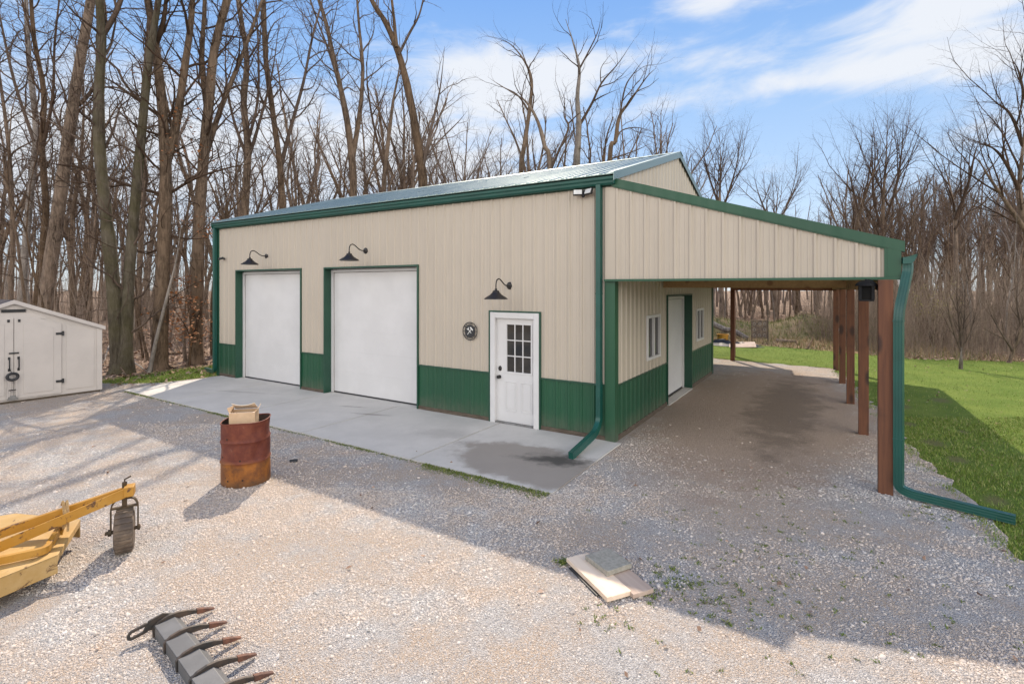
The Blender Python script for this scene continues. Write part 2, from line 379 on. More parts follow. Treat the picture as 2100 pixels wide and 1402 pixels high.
def rusty():
    m, t, b, oc = newmat('rusted_drum')
    sp = N(t, 'ShaderNodeSeparateXYZ'); t.links.new(oc, sp.inputs[0])
    n = NOISE(t, oc, 7, 7, .7); s = NOISE(t, oc, 22, 5, .7); big = NOISE(t, oc, 2.6, 4)
    up = MIX(t, MR(t, n, .35, .65), (.105, .021, .012), (.165, .042, .020))
    lo = MIX(t, MR(t, n, .35, .68), (.30, .105, .014), (.13, .046, .014))
    z = M(t, 'ADD', sp.outputs[2], M(t, 'MULTIPLY', M(t, 'SUBTRACT', big, .5), .22))
    col = MIX(t, MR(t, z, .25, .33), lo, up)
    col = MIX(t, MR(t, s, .60, .72, 0., .85), col, (.045, .026, .02))
    col = MIX(t, MR(t, NOISE(t, oc, 4.3, 5, .7), .64, .74, 0., .7), col, (.30, .17, .12))
    col = MIX(t, MR(t, sp.outputs[2], .0, .12, .55, 0.), col, (.07, .05, .03))
    t.links.new(col, b.inputs['Base Color']); b.inputs['Roughness'].default_value = .68; b.inputs['Metallic'].default_value = .15
    bump(t, b, n, .3, .008)
    return m
MT['rust'] = rusty()
MT['rusttip'] = pbr('rusty_tip', (.17, .072, .042), (.085, .042, .03), .8, scale=14, bs=.4, bscale=60)
MT['rake'] = pbr('painted_rake_steel', (.14, .14, .142), (.105, .106, .108), .5, metal=.2, scale=5, bs=.15, bscale=120, bdist=.002)
MT['rakedark'] = pbr('worn_rake_steel', (.032, .03, .028), (.085, .058, .042), .6, metal=.2, scale=9)
MT['soot'] = pbr('burnt_inside', (.02, .014, .011), (.035, .02, .015), .9, scale=8)
def yellow(name, base, worn, lo, hi):
    m, t, b, oc = newmat(name)
    n = NOISE(t, oc, 3.4, 8, .68); s = NOISE(t, smap(t, oc, (1, 1, 1)), 8, 8, .72, .5); big = NOISE(t, oc, 1.2, 3)
    col = MIX(t, MR(t, big, .3, .7), base, tuple(x*.8 for x in base))
    col = MIX(t, MR(t, n, .40, .75, 0., .5), col, worn)
    col = MIX(t, MR(t, s, lo, hi, 0., .95), col, (.085, .035, .016))
    t.links.new(col, b.inputs['Base Color']); b.inputs['Roughness'].default_value = .55
    bump(t, b, s, .25, .003)
    return m
MT['yellow'] = yellow('worn_yellow_paint', (.42, .20, .018), (.46, .27, .07), .545, .605)
MT['yellowdeck'] = yellow('faded_yellow_deck', (.49, .30, .095), (.56, .40, .21), .585, .66)
MT['rope'] = pbr('frayed_rope', (.42, .28, .12), (.30, .19, .09), .9, scale=40)
MT['tyre'] = pbr('dusty_rubber', (.17, .125, .09), (.08, .06, .048), .9, scale=9, bs=.3, bscale=60)
MT['axle'] = pbr('greasy_iron', (.05, .036, .02), (.08, .05, .025), .6, metal=.3, scale=14)

# ------------------------------------------------------------------ ground
rng = np.random.default_rng(7); rnd = random.Random(11)
from mathutils.geometry import tessellate_polygon
def wiggle(poly, step=.35, amp=.10, seed=1, fix=()):
    r = random.Random(seed); out = []
    for i in range(len(poly)):
        a, b = Vector(poly[i]), Vector(poly[(i+1) % len(poly)]); L = (b-a).length; n = max(1, int(L/step))
        nrm = Vector((-(b-a).y, (b-a).x)).normalized()
        for k in range(n):
            p = a.lerp(b, k/n)
            out.append(p+nrm*r.uniform(-amp, amp) if i not in fix else p)
    return out
def sheet(name, poly, z, mat, kind='structure'):
    vs = [Vector((p[0], p[1], z)) for p in poly]
    me = bpy.data.meshes.new(name); tri = tessellate_polygon([vs])
    fs = []
    for a, b, c in tri:
        n = (vs[b]-vs[a]).cross(vs[c]-vs[a]).z
        fs.append((a, b, c) if n > 0 else (c, b, a))
    me.from_pydata(vs, [], fs); me.materials.append(mat); me.update()
    return tag(link(name, me), kind=kind)
def inpoly(P, poly):
    x, y = P[:, 0], P[:, 1]; c = np.zeros(len(P), bool); n = len(poly); j = n-1
    for i in range(n):
        xi, yi, xj, yj = poly[i][0], poly[i][1], poly[j][0], poly[j][1]
        if yi != yj: c ^= ((yi > y) != (yj > y)) & (x < (xj-xi)*(y-yi)/(yj-yi)+xi)
        j = i
    return c
def scatter(poly, n, seed):
    g = np.random.default_rng(seed); A = np.array([(p[0], p[1]) for p in poly]); lo, hi = A.min(0), A.max(0)
    P = lo+(hi-lo)*g.random((n, 2)); return P[inpoly(P, A)]
sheet('ground', [(-300, -60), (300, -60), (300, 320), (-300, 320)], -.03, MT['floor'])
LAWN = [(4, -4), (28, -4), (30, 10), (26, 16.6), (17.4, 17.4), (14, 18.4), (12.7, 20.2), (11.3, 21.8), (9.3, 24), (4, 26), (-2, 24), (-2, 14), (3, 8)]
LAWNW = wiggle(LAWN, .5, .12, 3)
sheet('lawn', LAWNW, 0., MT['lawn'])
GRAV = [(5.2, -4), (5.0, 2), (4.78, 4.76), (5.70, 6.74), (6.46, 8.44), (7.90, 11.29), (9.35, 14.3), (9.9, 15.9), (7.1, 18.2), (2, 20.5), (-7.5, 15.6), (-9.2, 13.6), (-10.4, 13.4), (-13.2, 14.2), (-18, 13), (-18, 2), (-14, -4)]
GRAVW = wiggle(GRAV, .22, .085, 5)
sheet('gravel_yard', GRAVW, .012, MT['gravel'])
FIELD = [(2, 25.6), (9.3, 23.6), (11.2, 21.4), (12.6, 19.8), (14.0, 18.0), (17.5, 17.0), (18, 27), (8, 31), (2, 31)]
sheet('field', wiggle(FIELD, .5, .15, 8), -.012, MT['dryfield'])
VERGE = [(-11.3, 13.6), (-10.2, 13.3), (-9.25, 13.5), (-8.3, 14.7), (-7.6, 16.4), (-8.6, 17.4), (-9.6, 16.6), (-10.6, 15.0)]
sheet('verge', wiggle(VERGE, .3, .12, 9), -.008, MT['lawn'])
# the bank behind the lawn
def bank():
    nx, ny = 90, 16; V = []; r = random.Random(4); ph = [r.uniform(0, 6) for _ in range(8)]
    for i in range(nx+1):
        s = i/nx; c = Vector((6.5+14*s, 29.2-4.6*s)); d = Vector((-.312, -.95))
        H = (.95-.32*s+.13*math.sin(9*s+ph[0])+.10*math.sin(23*s+ph[1])+.22*math.exp(-((s-.62)/.045)**2))*min(1, s*14, (1-s)*9)
        for j in range(ny+1):
            t = j/ny*2-1; w = 2.3
            z = H*max(0, math.cos(t*math.pi/2))**1.25+.06*math.sin(17*s+5*t+ph[2])*(1-t*t)+r.uniform(-.05, .05)*(1-t*t)
            p = c-d*w*t if False else c+d*w*t
            V.append((p.x, p.y, z-.04))
    F = [(i*(ny+1)+j, (i+1)*(ny+1)+j, (i+1)*(ny+1)+j+1, i*(ny+1)+j+1) for i in range(nx) for j in range(ny)]
    return np.array(V), np.array(F)
BV, BF = bank()
tag(link('hill', mesh_np('hill', BV, BF, MT['hill'], True)), kind='structure')

# concrete apron, five slabs with open joints
mb = MB(); xs = [-11.64, -9.45, -7.05, -4.75, -2.2, .12]
for i in range(5):
    a, b = xs[i]+(.011 if i else 0), xs[i+1]-(.011 if i < 4 else 0)
    mb.box(a, b, -2.38, -.012, -.10, .030)
for a, b in ((-10.93, -8.06), (-7.2, -4.22), (-2.43, -1.37)): mb.box(a+.002, b-.002, -.008, .26, -.10, .0295)
jt = MB()
for x in xs[1:-1]: jt.box(x-.0105, x+.0105, -2.379, -.013, -.10, .020)
jo = jt.build('pavement_joint', MT['skirt']); tag(jo, kind='structure'); jo.data.transform(Matrix.Translation(BC) @ Matrix.Rotation(BR, 4, 'Z'))
o = mb.build('pavement', MT['concrete']); tag(o, kind='structure')
# baked into world axes so that the stains sit in world coordinates
o.data.transform(Matrix.Translation(BC) @ Matrix.Rotation(BR, 4, 'Z'))

# gravel chips, one mesh
def chips():
    g = np.random.default_rng(21); out = []
    ph = g.uniform(0, 6.28, 24); dr = g.uniform(0, 6.28, 24); fr = np.exp(g.uniform(math.log(.7), math.log(9), 24))
    def patchy(P): return sum(np.sin((P[:, 0]*math.cos(dr[i])+P[:, 1]*math.sin(dr[i]))*fr[i]+ph[i])*fr[i]**-.45 for i in range(24))/3.2
    for (x0, x1, y0, y1, n, s0, s1) in ((-3.6, 3.8, 2.6, 4.2, 78000, .0032, .0080), (-6.2, 5.2, 4.2, 6.5, 110000, .0036, .0085), (-9, 6.5, 6.5, 9.5, 64000, .0045, .0095), (-13, 8, 9.5, 14, 16000, .006, .012), (4, 10.2, 11, 17.5, 5000, .008, .014)):
        P = np.stack([g.uniform(x0, x1, n), g.uniform(y0, y1, n)], 1); P = P[inpoly(P, [(p[0], p[1]) for p in GRAVW])]
        dx, dy = P[:, 0]-BC.x, P[:, 1]-BC.y
        lx = .84632*dx-.53268*dy; ly = .53268*dx+.84632*dy
        # packed dirt under the carport keeps few loose chips
        dirt = np.clip((1.25-np.sqrt(((lx-1.75)/2.1)**2+((ly-4.2)/5.2)**2))/.5, 0, 1)
        P = P[~((lx > -11.66) & (lx < .13) & (ly > -2.39) & (ly < 8)) & (g.random(len(lx)) > dirt*.985)]
        k = np.clip(.62+.55*patchy(P), .10, 1)
        P = P[g.random(len(P)) < k]
        out.append(np.concatenate([P, g.uniform(s0, s1, (len(P), 1))*np.exp(g.normal(0, .33, (len(P), 1)))], 1))
    Q = np.concatenate(out); n = len(Q)
    cube = np.array([(-1, -1, -1), (1, -1, -1), (1, 1, -1), (-1, 1, -1), (-1, -1, 1), (1, -1, 1), (1, 1, 1), (-1, 1, 1)], float)
    V = cube[None]*(1+g.uniform(-.42, .2, (n, 8, 3)))
    V[:, 4:, :2] *= .62; V[:, :, 2] *= g.uniform(.30, .62, (n, 1)); V *= Q[:, 2][:, None, None]*np.array([1, 1, 1])
    V[:, :, 0] *= g.uniform(.75, 1.25, (n, 1))
    a = g.uniform(0, 6.283, n); c, s = np.cos(a)[:, None], np.sin(a)[:, None]
    x, y, z = V[..., 0], V[..., 1], V[..., 2]
    tx = g.normal(0, .3, (n, 1)); z = z+tx*x
    V = np.stack([x*c-y*s+Q[:, 0][:, None], x*s+y*c+Q[:, 1][:, None], z+.012+Q[:, 2][:, None]*.15], -1)
    f = np.array([(0,3,2,1),(4,5,6,7),(0,1,5,4),(1,2,6,5),(2,3,7,6),(3,0,4,7)])
    F = (f[None]+np.arange(n)[:, None, None]*8).reshape(-1, 4)
    return V.reshape(-1, 3), F
tag(link('gravel', mesh_np('gravel', *chips(), MT['stone'])), 'loose pale limestone chips spread over the whole yard', 'gravel', kind='stuff')

def blades(P, h0, h1, w, seed, lean=.5, clump=0.):
    g = np.random.default_rng(seed); n = len(P)
    a = g.uniform(0, 6.283, n); h = g.uniform(h0, h1, n)*np.exp(g.normal(0, .2, n)); ww = w*g.uniform(.7, 1.3, n)
    l = g.uniform(0, lean, n)*h; b = a+g.uniform(-.9, .9, n)+1.57
    z = P[:, 2] if P.shape[1] > 2 else np.zeros(n)
    v0 = np.stack([P[:, 0]-np.cos(a)*ww, P[:, 1]-np.sin(a)*ww, z], 1); v1 = np.stack([P[:, 0]+np.cos(a)*ww, P[:, 1]+np.sin(a)*ww, z], 1)
    v2 = np.stack([P[:, 0]+np.cos(b)*l, P[:, 1]+np.sin(b)*l, z+h], 1)
    V = np.stack([v0, v1, v2], 1).reshape(-1, 3); F = np.arange(3*n).reshape(-1, 3)
    return V, F
def not_gravel(P): return P[~inpoly(P, [(p[0], p[1]) for p in GRAVW])]
PL = np.concatenate([not_gravel(scatter([(4, 3.5), (10, 3.5), (13, 10), (6, 10)], 150000, 31)), not_gravel(scatter(LAWN, 260000, 32))])
PL = PL[(PL[:, 1] > 3) & (PL[:, 0] < 24)]
pa = np.sin(PL[:, 0]*2.1+1.3*np.sin(PL[:, 1]*1.7))*np.sin(PL[:, 1]*2.4+PL[:, 0]); PL = PL[rng.random(len(PL)) < np.clip(.92+.62*pa, .22, 1)]
for sx, sy, rr in SOIL: PL = PL[(np.hypot(PL[:, 0]-sx, PL[:, 1]-sy) > rr*1.3*(.5+.7*rng.random(len(PL))))]
ed = []
for i in range(1, 8):
    a, b = Vector(GRAV[i]), Vector(GRAV[i+1]); nn = int((b-a).length*420)
    for _ in range(nn):
        q = a.lerp(b, rnd.random())+Vector((-abs(rnd.gauss(0, .11)), abs(rnd.gauss(0, .05))))
        if math.sin(q.x*7)*math.sin(q.y*5.3)+rnd.random() > .45: ed.append((q.x, q.y))
PL = np.concatenate([np.concatenate([PL, np.zeros((len(PL), 1))], 1), np.array([(x, y, .012) for x, y in ed])])
gr = tag(link('grass', mesh_np('grass', *blades(PL, .016, .046, .0042, 33, 1.0), MT['blade'])), 'short mown green grass of the lawn right of the carport', 'grass', kind='stuff')
PV = scatter(VERGE, 16000, 34); PV = PV[np.sin(PV[:, 0]*2.3)*np.sin(PV[:, 1]*2.9)+.9*rng.random(len(PV)) > .1]
tag(link('grass', mesh_np('grass', *blades(PV, .03, .09, .006, 35, .8), MT['blade'])), 'strip of green grass between the storage shed and the barn', 'grass', kind='stuff')
# dry field and bank growth
PF = scatter(FIELD, 26000, 36)
bz = BV.reshape(91, 17, 3); gi = rng.integers(0, 90, 16000); gj = rng.integers(1, 16, 16000)
PB = bz[gi, gj]+(bz[gi+1, gj]-bz[gi, gj])*rng.random((16000, 1)); PB = PB+np.stack([rng.normal(0, .08, 16000), rng.normal(0, .08, 16000), np.full(16000, -.05)], 1)
PF3 = np.concatenate([np.concatenate([PF, np.full((len(PF), 1), -.02)], 1), PB[:6000]])
tag(link('bank_weeds', mesh_np('bank_weeds', *blades(PB[6000:], .06, .22, .013, 39, 1.2), MT['moss'])), 'dull green weeds growing over the bank behind the lawn', 'weeds', kind='stuff')
tag(link('dry_grass', mesh_np('dry_grass', *blades(PF3, .08, .34, .011, 37, 1.1), MT['dryblade'])), 'straw coloured dry grass and weeds on the bank behind the lawn', 'grass', kind='stuff')
# moss and weeds along the apron edge and in the gravel
wl = []
for k in range(15000):
    x = rnd.uniform(-11.5, .1); wgt = .25+.75*max(0, math.sin(x*1.7+1))**2
    if rnd.random() < (1. if x > -1.9 else .45*wgt): p = bw(x, -2.39-abs(rnd.gauss(0, .085 if x > -1.9 else .035))); wl.append((p.x, p.y, .012+(rnd.uniform(0, .012) if x > -1.9 else 0)))
for (cx, cy, rr, n) in ((1.62, 4.15, .30, 260), (1.42, 4.45, .22, 160), (2.1, 4.5, .5, 130), (.46, 4.70, .05, 160), (1.15, 4.22, .10, 70), (2.7, 4.9, .8, 150), (3.4, 5.2, .8, 110), (2.2, 3.9, .7, 120), (3.6, 4.2, .7, 90), (4.7, 5.7, .3, 120), (1.9, 5.6, .9, 90), (.7, 3.95, .2, 50), (3.2, 6.4, .9, 80), (.9, 3.4, .4, 40)):
    for k in range(n//5):
        q = (cx+rnd.gauss(0, rr*.6), cy+rnd.gauss(0, rr*.6))
        wl += [(q[0]+rnd.gauss(0, .014), q[1]+rnd.gauss(0, .014), .014) for _ in range(7)]
tag(link('weeds', mesh_np('weeds', *blades(np.array(wl), .006, .020, .007, 38, 2.2), MT['moss'])), 'low green moss and weeds along the concrete edge and in the gravel', 'weeds', kind='stuff')
# fallen leaves of the forest floor
def leaves(P, s0, s1, seed, zr=.06):
    g = np.random.default_rng(seed); n = len(P); s = g.uniform(s0, s1, n); a = g.uniform(0, 6.283, n)
    z = (P[:, 2] if P.shape[1] > 2 else np.full(n, -.03))+g.uniform(0, zr, n)
    q = np.array([(-1, 0), (0, -.55), (1, 0), (0, .55)])
    x = q[None, :, 0]*s[:, None]; y = q[None, :, 1]*s[:, None]; c, d = np.cos(a)[:, None], np.sin(a)[:, None]
    V = np.stack([x*c-y*d+P[:, 0:1], x*d+y*c+P[:, 1:2], z[:, None]+g.normal(0, .4, (n, 4))*s[:, None]], -1)
    return V.reshape(-1, 3), np.arange(4*n).reshape(-1, 4)
PLf = np.concatenate([np.concatenate([q, np.full((len(q), 1), .02)], 1)[:, :2] for q in [scatter([(-7, 3.2), (4, 3.2), (9, 12), (-10, 11)], 0, 46)]]+[scatter([(-26, 13.9), (-11, 13.9), (-9, 16.8), (-6, 18), (-14, 34), (-34, 34)], 26000, 41),
                      scatter([(13.5, 18.0), (30, 15.6), (32, 18), (15, 20)], 7000, 42), scatter([(6, 23.5), (14, 20.5), (22, 26), (30, 44), (10, 46)], 22000, 43),
                      scatter([(-11.6, 13.3), (-9.2, 13.1), (-7.6, 16.2), (-9, 17.2)], 900, 44)])
tag(link('leaves', mesh_np('leaves', *leaves(PLf, .035, .085, 45), MT['litter'])), 'brown fallen leaves covering the forest floor', 'leaves', kind='stuff')

# ------------------------------------------------------------------ the barn
barn = tag(empty('pole_barn', BC, BR), 'cream and green metal pole barn with white garage doors and open lean-to carport', 'barn')
BW_, BD = 11.87, 7.85; SL = .2976; RY, RZ = 3.98, 5.585
def roofz(y): return RZ-abs(y-RY)*SL
def siding(mb, a0, a1, z0, zt, ops, f, brk=(), pitch=.2286, phase=.11, flip=False):
    zf = zt if callable(zt) else (lambda a: zt)
    bps = sorted({a0, a1, *brk, *[x for o in ops for x in o[:2] if a0 < x < a1]})
    def spans(a, top):
        iv = [(z0, top)]
        for o in ops:
            if o[0] < a < o[1]:
                nv = []
                for lo, hi in iv:
                    if o[2] >= hi or o[3] <= lo: nv.append((lo, hi)); continue
                    if o[2] > lo+1e-4: nv.append((lo, o[2]))
                    if o[3] < hi-1e-4: nv.append((o[3], hi))
                iv = nv
        return iv
    q = (0, 1, 2, 3) if not flip else (3, 2, 1, 0)
    for p, r in zip(bps, bps[1:]):
        m = (p+r)/2
        for lo, hi in spans(m, zf(m)):
            h1, h2 = (zf(p), zf(r)) if abs(hi-zf(m)) < 1e-6 else (hi, hi)
            mb.add([f(p, 0, lo), f(r, 0, lo), f(r, 0, h2), f(p, 0, h1)], [q])
    k = math.ceil((a0+.05-phase)/pitch)
    while phase+k*pitch < a1-.02:
        for off, hb, ht, h in ((0, .030, .013, .019), (pitch/3, .014, .007, .005), (2*pitch/3, .014, .007, .005)):
            a = phase+k*pitch+off
            if a-hb < a0+.005 or a+hb > a1-.005: continue
            for lo, hi in spans(a, zf(a)-.01):
                if any(o[0]-hb < a < o[1]+hb and o[2] < hi and o[3] > lo for o in ops): continue
                P = [(-hb, .001), (-ht, h), (ht, h), (hb, .001)]
                vs = [f(a+u, n, z) for z in (lo, hi) for u, n in P]
                fs = [(0, 1, 5, 4), (1, 2, 6, 5), (2, 3, 7, 6), (0, 3, 2, 1), (4, 5, 6, 7)]
                mb.add(vs, [x[::-1] for x in fs] if not flip else fs)
        k += 1
ff = lambda a, n, z: (a, -n, z)
fs_ = lambda a, n, z: (n, a, z)
D1, D2, DE = (-10.93, -8.06, 0, 3.0), (-7.2, -4.22, 0, 3.0), (-2.45, -1.345, 0, 2.10)
OPF = [D1, D2, DE]
m = MB(); siding(m, -BW_, 0, .93, 4.26, OPF, ff); m.build('wall', MT['cream'], barn)
for a, b in ((-BW_, D1[0]), (D1[1], D2[0]), (D2[1], DE[0]), (DE[1], 0)):
    m = MB(); siding(m, a, b, .10, .93, [], ff); m.build('wainscot', MT['green'], barn)
SD, W1, W2 = (3.06, 5.26, 0, 2.37), (1.68, 2.54, 1.13, 1.99), (5.79, 6.59, 1.13, 1.97)
OPS = [SD, W1, W2]
m = MB(); siding(m, 0, BD, .92, lambda y: roofz(y)-.04, OPS, fs_, (RY,)); m.build('wall', MT['cream'], barn)
for a, b in ((0, SD[0]), (SD[1], BD)):
    m = MB(); siding(m, a, b, .10, .92, [], fs_); m.build('wainscot', MT['green'], barn)
m = MB(); siding(m, 0, BD, .10, lambda y: roofz(y)-.04, [], lambda a, n, z: (-BW_-n, a, z), (RY,), flip=True); m.build('wall', MT['cream'], barn)
m = MB(); siding(m, -BW_, 0, .10, 4.38, [], lambda a, n, z: (a, BD+n, z), flip=True); m.build('wall', MT['cream'], barn)
def strip_gaps(m, a0, a1, ops, fn):
    c = a0
    for o in sorted(ops):
        fn(c, o[0]); c = o[1]
    fn(c, a1)
low = [o for o in OPF if o[2] < .9]; slow = [SD]
def one(name, mat, *b): m = MB(); m.box(*b); m.build(name, mat, barn)
strip_gaps(None, -BW_, 0, low, lambda a, b: one('wainscot_trim', MT['greentrim'], a, b, -.026, -.002, .915, .945))
strip_gaps(None, .01, BD, slow, lambda a, b: one('wainscot_trim', MT['greentrim'], .002, .026, a, b, .905, .935))
strip_gaps(None, -BW_, 0, low, lambda a, b: one('skirt_board', MT['skirt'], a, b, -.018, .03, .005, .10))
strip_gaps(None, .01, BD, slow, lambda a, b: one('skirt_board', MT['skirt'], -.03, .018, a, b, -.05, .10))
# corner trims
m = MB(); m.box(-.135, .028, -.030, -.0265, .02, 2.63); m.box(.0265, .030, -.0264, .12, .02, 2.63); m.box(-.15, -.136, -.024, -.002, .1, 2.63); m.build('corner_trim', MT['green'], barn)
m = MB(); m.box(-BW_-.03, -BW_+.11, -.030, -.002, .02, 4.2); m.box(-BW_-.03, -BW_-.002, -.0015, .11, .02, 4.2); m.build('corner_trim', MT['greentrim'], barn)
m = MB(); m.box(.002, .03, BD-.10, BD+.03, .02, 2.9); m.build('corner_trim', MT['greentrim'], barn)
# garage doors
def garage(o, rows, axis):
    a0, a1, z0, z1 = o; rec = .20
    bx = (lambda m, a, b, n0, n1, lo, hi: m.box(a, b, n0, n1, lo, hi)) if axis == 'f' else (lambda m, a, b, n0, n1, lo, hi: m.box(-n1, -n0, a, b, lo, hi))
    j = MB()
    bx(j, a0, a0+.032, -.034, rec+.03, .031, z1); bx(j, a1-.032, a1, -.034, rec+.03, .031, z1); bx(j, a0+.0325, a1-.0325, -.033, rec+.03, z1-.036, z1-.001)
    j.build('door_jamb', MT['greentrim'], barn)
    d = MB(); b0, b1 = a0+.035, a1-.035; zb, zt = .06, z1-.04; h = (zt-zb)/rows
    for r in range(rows):
        lo, hi = zb+r*h+.0015, zb+(r+1)*h-.0015
        bx(d, b0, b1, rec, rec+.04, lo, hi)
        
    bx(d, b0+.01, b1-.01, rec+.003, rec+.03, zb, zt)
    dd = d.build('garage_door', MT['white'], barn)
    s = MB(); bx(s, b0, b0+.055, rec-.045, rec-.004, .035, zt-.02); bx(s, b1-.055, b1, rec-.045, rec-.004, .035, zt-.02); bx(s, b0+.056, b1-.056, rec-.045, rec-.004, zt-.075, zt-.02)
    s.build('weather_strip', MT['white'], dd)
    s = MB(); bx(s, b0+.06, b1-.06, rec-.012, rec+.03, .0315, .062); s.build('bottom_seal', MT['black'], dd)
    s = MB(); bx(s, b0+.056, b0+.064, rec-.006, rec-.001, .07, zt-.08); bx(s, b0+.07, b1-.06, rec-.006, rec-.001, zt-.087, zt-.078); s.build('rubber_edge', MT['skirt'], dd)
garage(D1, 6, 'f'); garage(D2, 6, 'f'); garage(SD, 5, 's')
m = MB(); m.box(-.16, .05, SD[0]+.04, SD[1]-.04, -.05, .03); m.build('door_sill', MT['concrete'], barn)
# entry door
ed = MB(); X0, X1 = -2.41, -1.375
ed.box(X0+.10, X1-.10, .02, .06, .06, .94)                                         # lower slab
GX0, GX1, GZ0, GZ1 = -2.075, -1.565, .985, 1.85
ed.box(X0+.10, GX0-.03, .02, .06, .94, 1.965); ed.box(GX1+.03, X1-.10, .02, .06, .94, 1.965); ed.box(GX0-.03, GX1+.03, .02, .06, GZ1+.03, 1.965)
ed.box(GX0-.03, GX1+.03, .02, .06, .94, GZ0-.03)
door = ed.build('entry_door', MT['white'], barn)
m = MB()
for a, b in ((-2.11, -1.86), (-1.77, -1.53)):
    for (c, d, lo, hi) in ((a, b, .79, .81), (a, b, .26, .28), (a, a+.02, .28, .79), (b-.02, b, .28, .79)): m.box(c, d, .012, .0205, lo, hi)
    m.box(a+.045, b-.045, .014, .0205, .305, .765)
m.build('raised_panel', MT['white'], door, bevel=.004)
m = MB(); m.box(X0, X0+.105, -.045, .07, .03, 2.07); m.box(X1-.105, X1, -.045, .07, .03, 2.07); m.box(X0+.1055, X1-.1055, -.044, .07, 1.965, 2.069)
m.build('door_frame', MT['white'], barn, bevel=.004)
m = MB(); m.box(-2.45, X0-.001, -.034, .02, .03, 2.10); m.box(X1+.001, -1.345, -.034, .02, .03, 2.10); m.box(X0, X1, -.034, .02, 2.072, 2.0995); m.build('door_trim', MT['greentrim'], barn)
m = MB(); m.box(X0+.106, X1-.106, -.03, .07, .03, .057); m.build('threshold', MT['steel'], barn)
win = MB()
for a, b, lo, hi in ((GX0-.03, GX0, GZ0-.03, GZ1+.03), (GX1, GX1+.03, GZ0-.03, GZ1+.03), (GX0, GX1, GZ1, GZ1+.03), (GX0, GX1, GZ0-.03, GZ0)): win.box(a, b, .010, .05, lo, hi)
for k in (1, 2):
    x = GX0+(GX1-GX0)*k/3; win.box(x-.009, x+.009, .016, .045, GZ0, GZ1)
    z = GZ0+(GZ1-GZ0)*k/3; win.box(GX0, GX1, .017, .044, z-.009, z+.009)
w = win.build('door_window', MT['white'], door)
m = MB(); m.box(GX0+.001, GX1-.001, .034, .04, GZ0+.001, GZ1-.001); m.build('pane', MT['glass'], w) if False else m.build('pane', MT['glass'], door)
m = MB(); m.lathe([(0, -.028), (.030, -.028), (.033, -.018), (.033, 0)], 20, Matrix.Translation((-2.235, .02, .875)) @ Matrix.Rotation(R(90), 4, 'X') @ Matrix.Scale(-1, 4, (0, 0, 1)))
m.lathe([(.012, .0), (.012, .03), (.028, .04), (.033, .055), (.027, .07), (0, .074)], 20, Matrix.Translation((-2.235, .02, .875)) @ Matrix.Rotation(R(90), 4, 'X'))
m.build('door_knob', MT['dark'], door, True)
m = MB(); m.lathe([(.0, .028), (.024, .028), (.034, .012), (.036, 0)], 20, Matrix.Translation((-2.225, .02, 1.03)) @ Matrix.Rotation(R(90), 4, 'X') @ Matrix.Scale(1.35, 4, (0, 1, 0)))
m.build('deadbolt', MT['dark'], door, True)
# side windows
for o in (W1, W2):
    a0, a1, z0, z1 = o; m = MB(); c = (a0+a1)/2; fw = .055
    for a, b, lo, hi in ((a0, a0+fw, z0, z1), (a1-fw, a1, z0, z1), (a0+fw, a1-fw, z1-fw, z1), (a0+fw, a1-fw, z0, z0+fw), (c-.025, c+.025, z0+fw, z1-fw)): m.box(-.05, .034, a, b, lo, hi)
    w = m.build('window', MT['white'], barn, bevel=.003)
    for a, b in ((a0+fw, c-.025), (c+.025, a1-fw)):
        m = MB(); m.box(-.02, -.014, a-.001, b+.001, z0+fw-.001, z1-fw+.001); m.build('pane', MT['glass'], w)
# roof
def slope_x(m, x0, x1, ya, za, yb, zb, th):
    m.prism([(ya, za), (yb, zb), (yb, zb-th), (ya, za-th)], lambda p, t: (t, p[0], p[1]), x0, x1)
ER = -.16; ZE = roofz(ER)
m = MB(); XL, XR = -BW_-.06, .05
slope_x(m, XL, XR, ER, ZE, RY, RZ, .012); slope_x(m, XL, XR, 2*RY-ER, ZE, RY, RZ, .012)
k = 0; x = XL+.1
while x < XR-.06:
    for (ya, yb) in ((ER-.004, RY-.11), (2*RY-ER+.004, RY+.11)):
        for off, hb, ht, h in ((0, .03, .012, .02), (.076, .012, .006, .006), (.152, .012, .006, .006)):
            if x+off > XR-.07: continue
            P = [(-hb, -.004), (-ht, h), (ht, h), (hb, -.004)]
            vs = [(x+off+u, y, roofz(y)+n) for y in (ya, yb) for u, n in P]
            m.add(vs, [(0, 1, 5, 4), (1, 2, 6, 5), (2, 3, 7, 6), (3, 2, 1, 0), (4, 5, 6, 7)])
    x += .2286
roof = m.build('roof', MT['roof'], barn)
m = MB(); m.prism([(RY-.2, roofz(RY-.2)+.024), (RY, RZ+.03), (RY+.2, roofz(RY+.2)+.024), (RY+.2, roofz(RY+.2)+.018), (RY, RZ+.023), (RY-.2, roofz(RY-.2)+.018)], lambda p, t: (t, p[0], p[1]), XL-.01, XR+.025)
m.build('ridge_cap', MT['roof'], roof)
for s in (XR, XL):
    m = MB()
    sg = 1 if s > -1 else -1
    for ya, yb in ((ER-.006, RY-.001), (2*RY-ER+.006, RY+.001)):
        b = [(s-.1*sg, ya, roofz(ya)+.021), (s+.012*sg, ya, roofz(ya)+.021), (s+.012*sg, yb, roofz(yb)+.021), (s-.1*sg, yb, roofz(yb)+.021)]
        m.hexa(b, [(p[0], p[1], p[2]+.004) for p in b])
        b = [(s+.003*sg, ya, roofz(ya)-.115), (s+.012*sg, ya, roofz(ya)-.115), (s+.012*sg, yb, roofz(yb)-.115), (s+.003*sg, yb, roofz(yb)-.115)]
        m.hexa(b, [(p[0], p[1], p[2]+.135) for p in b])
    m.build('rake_trim', MT['roof'], roof)
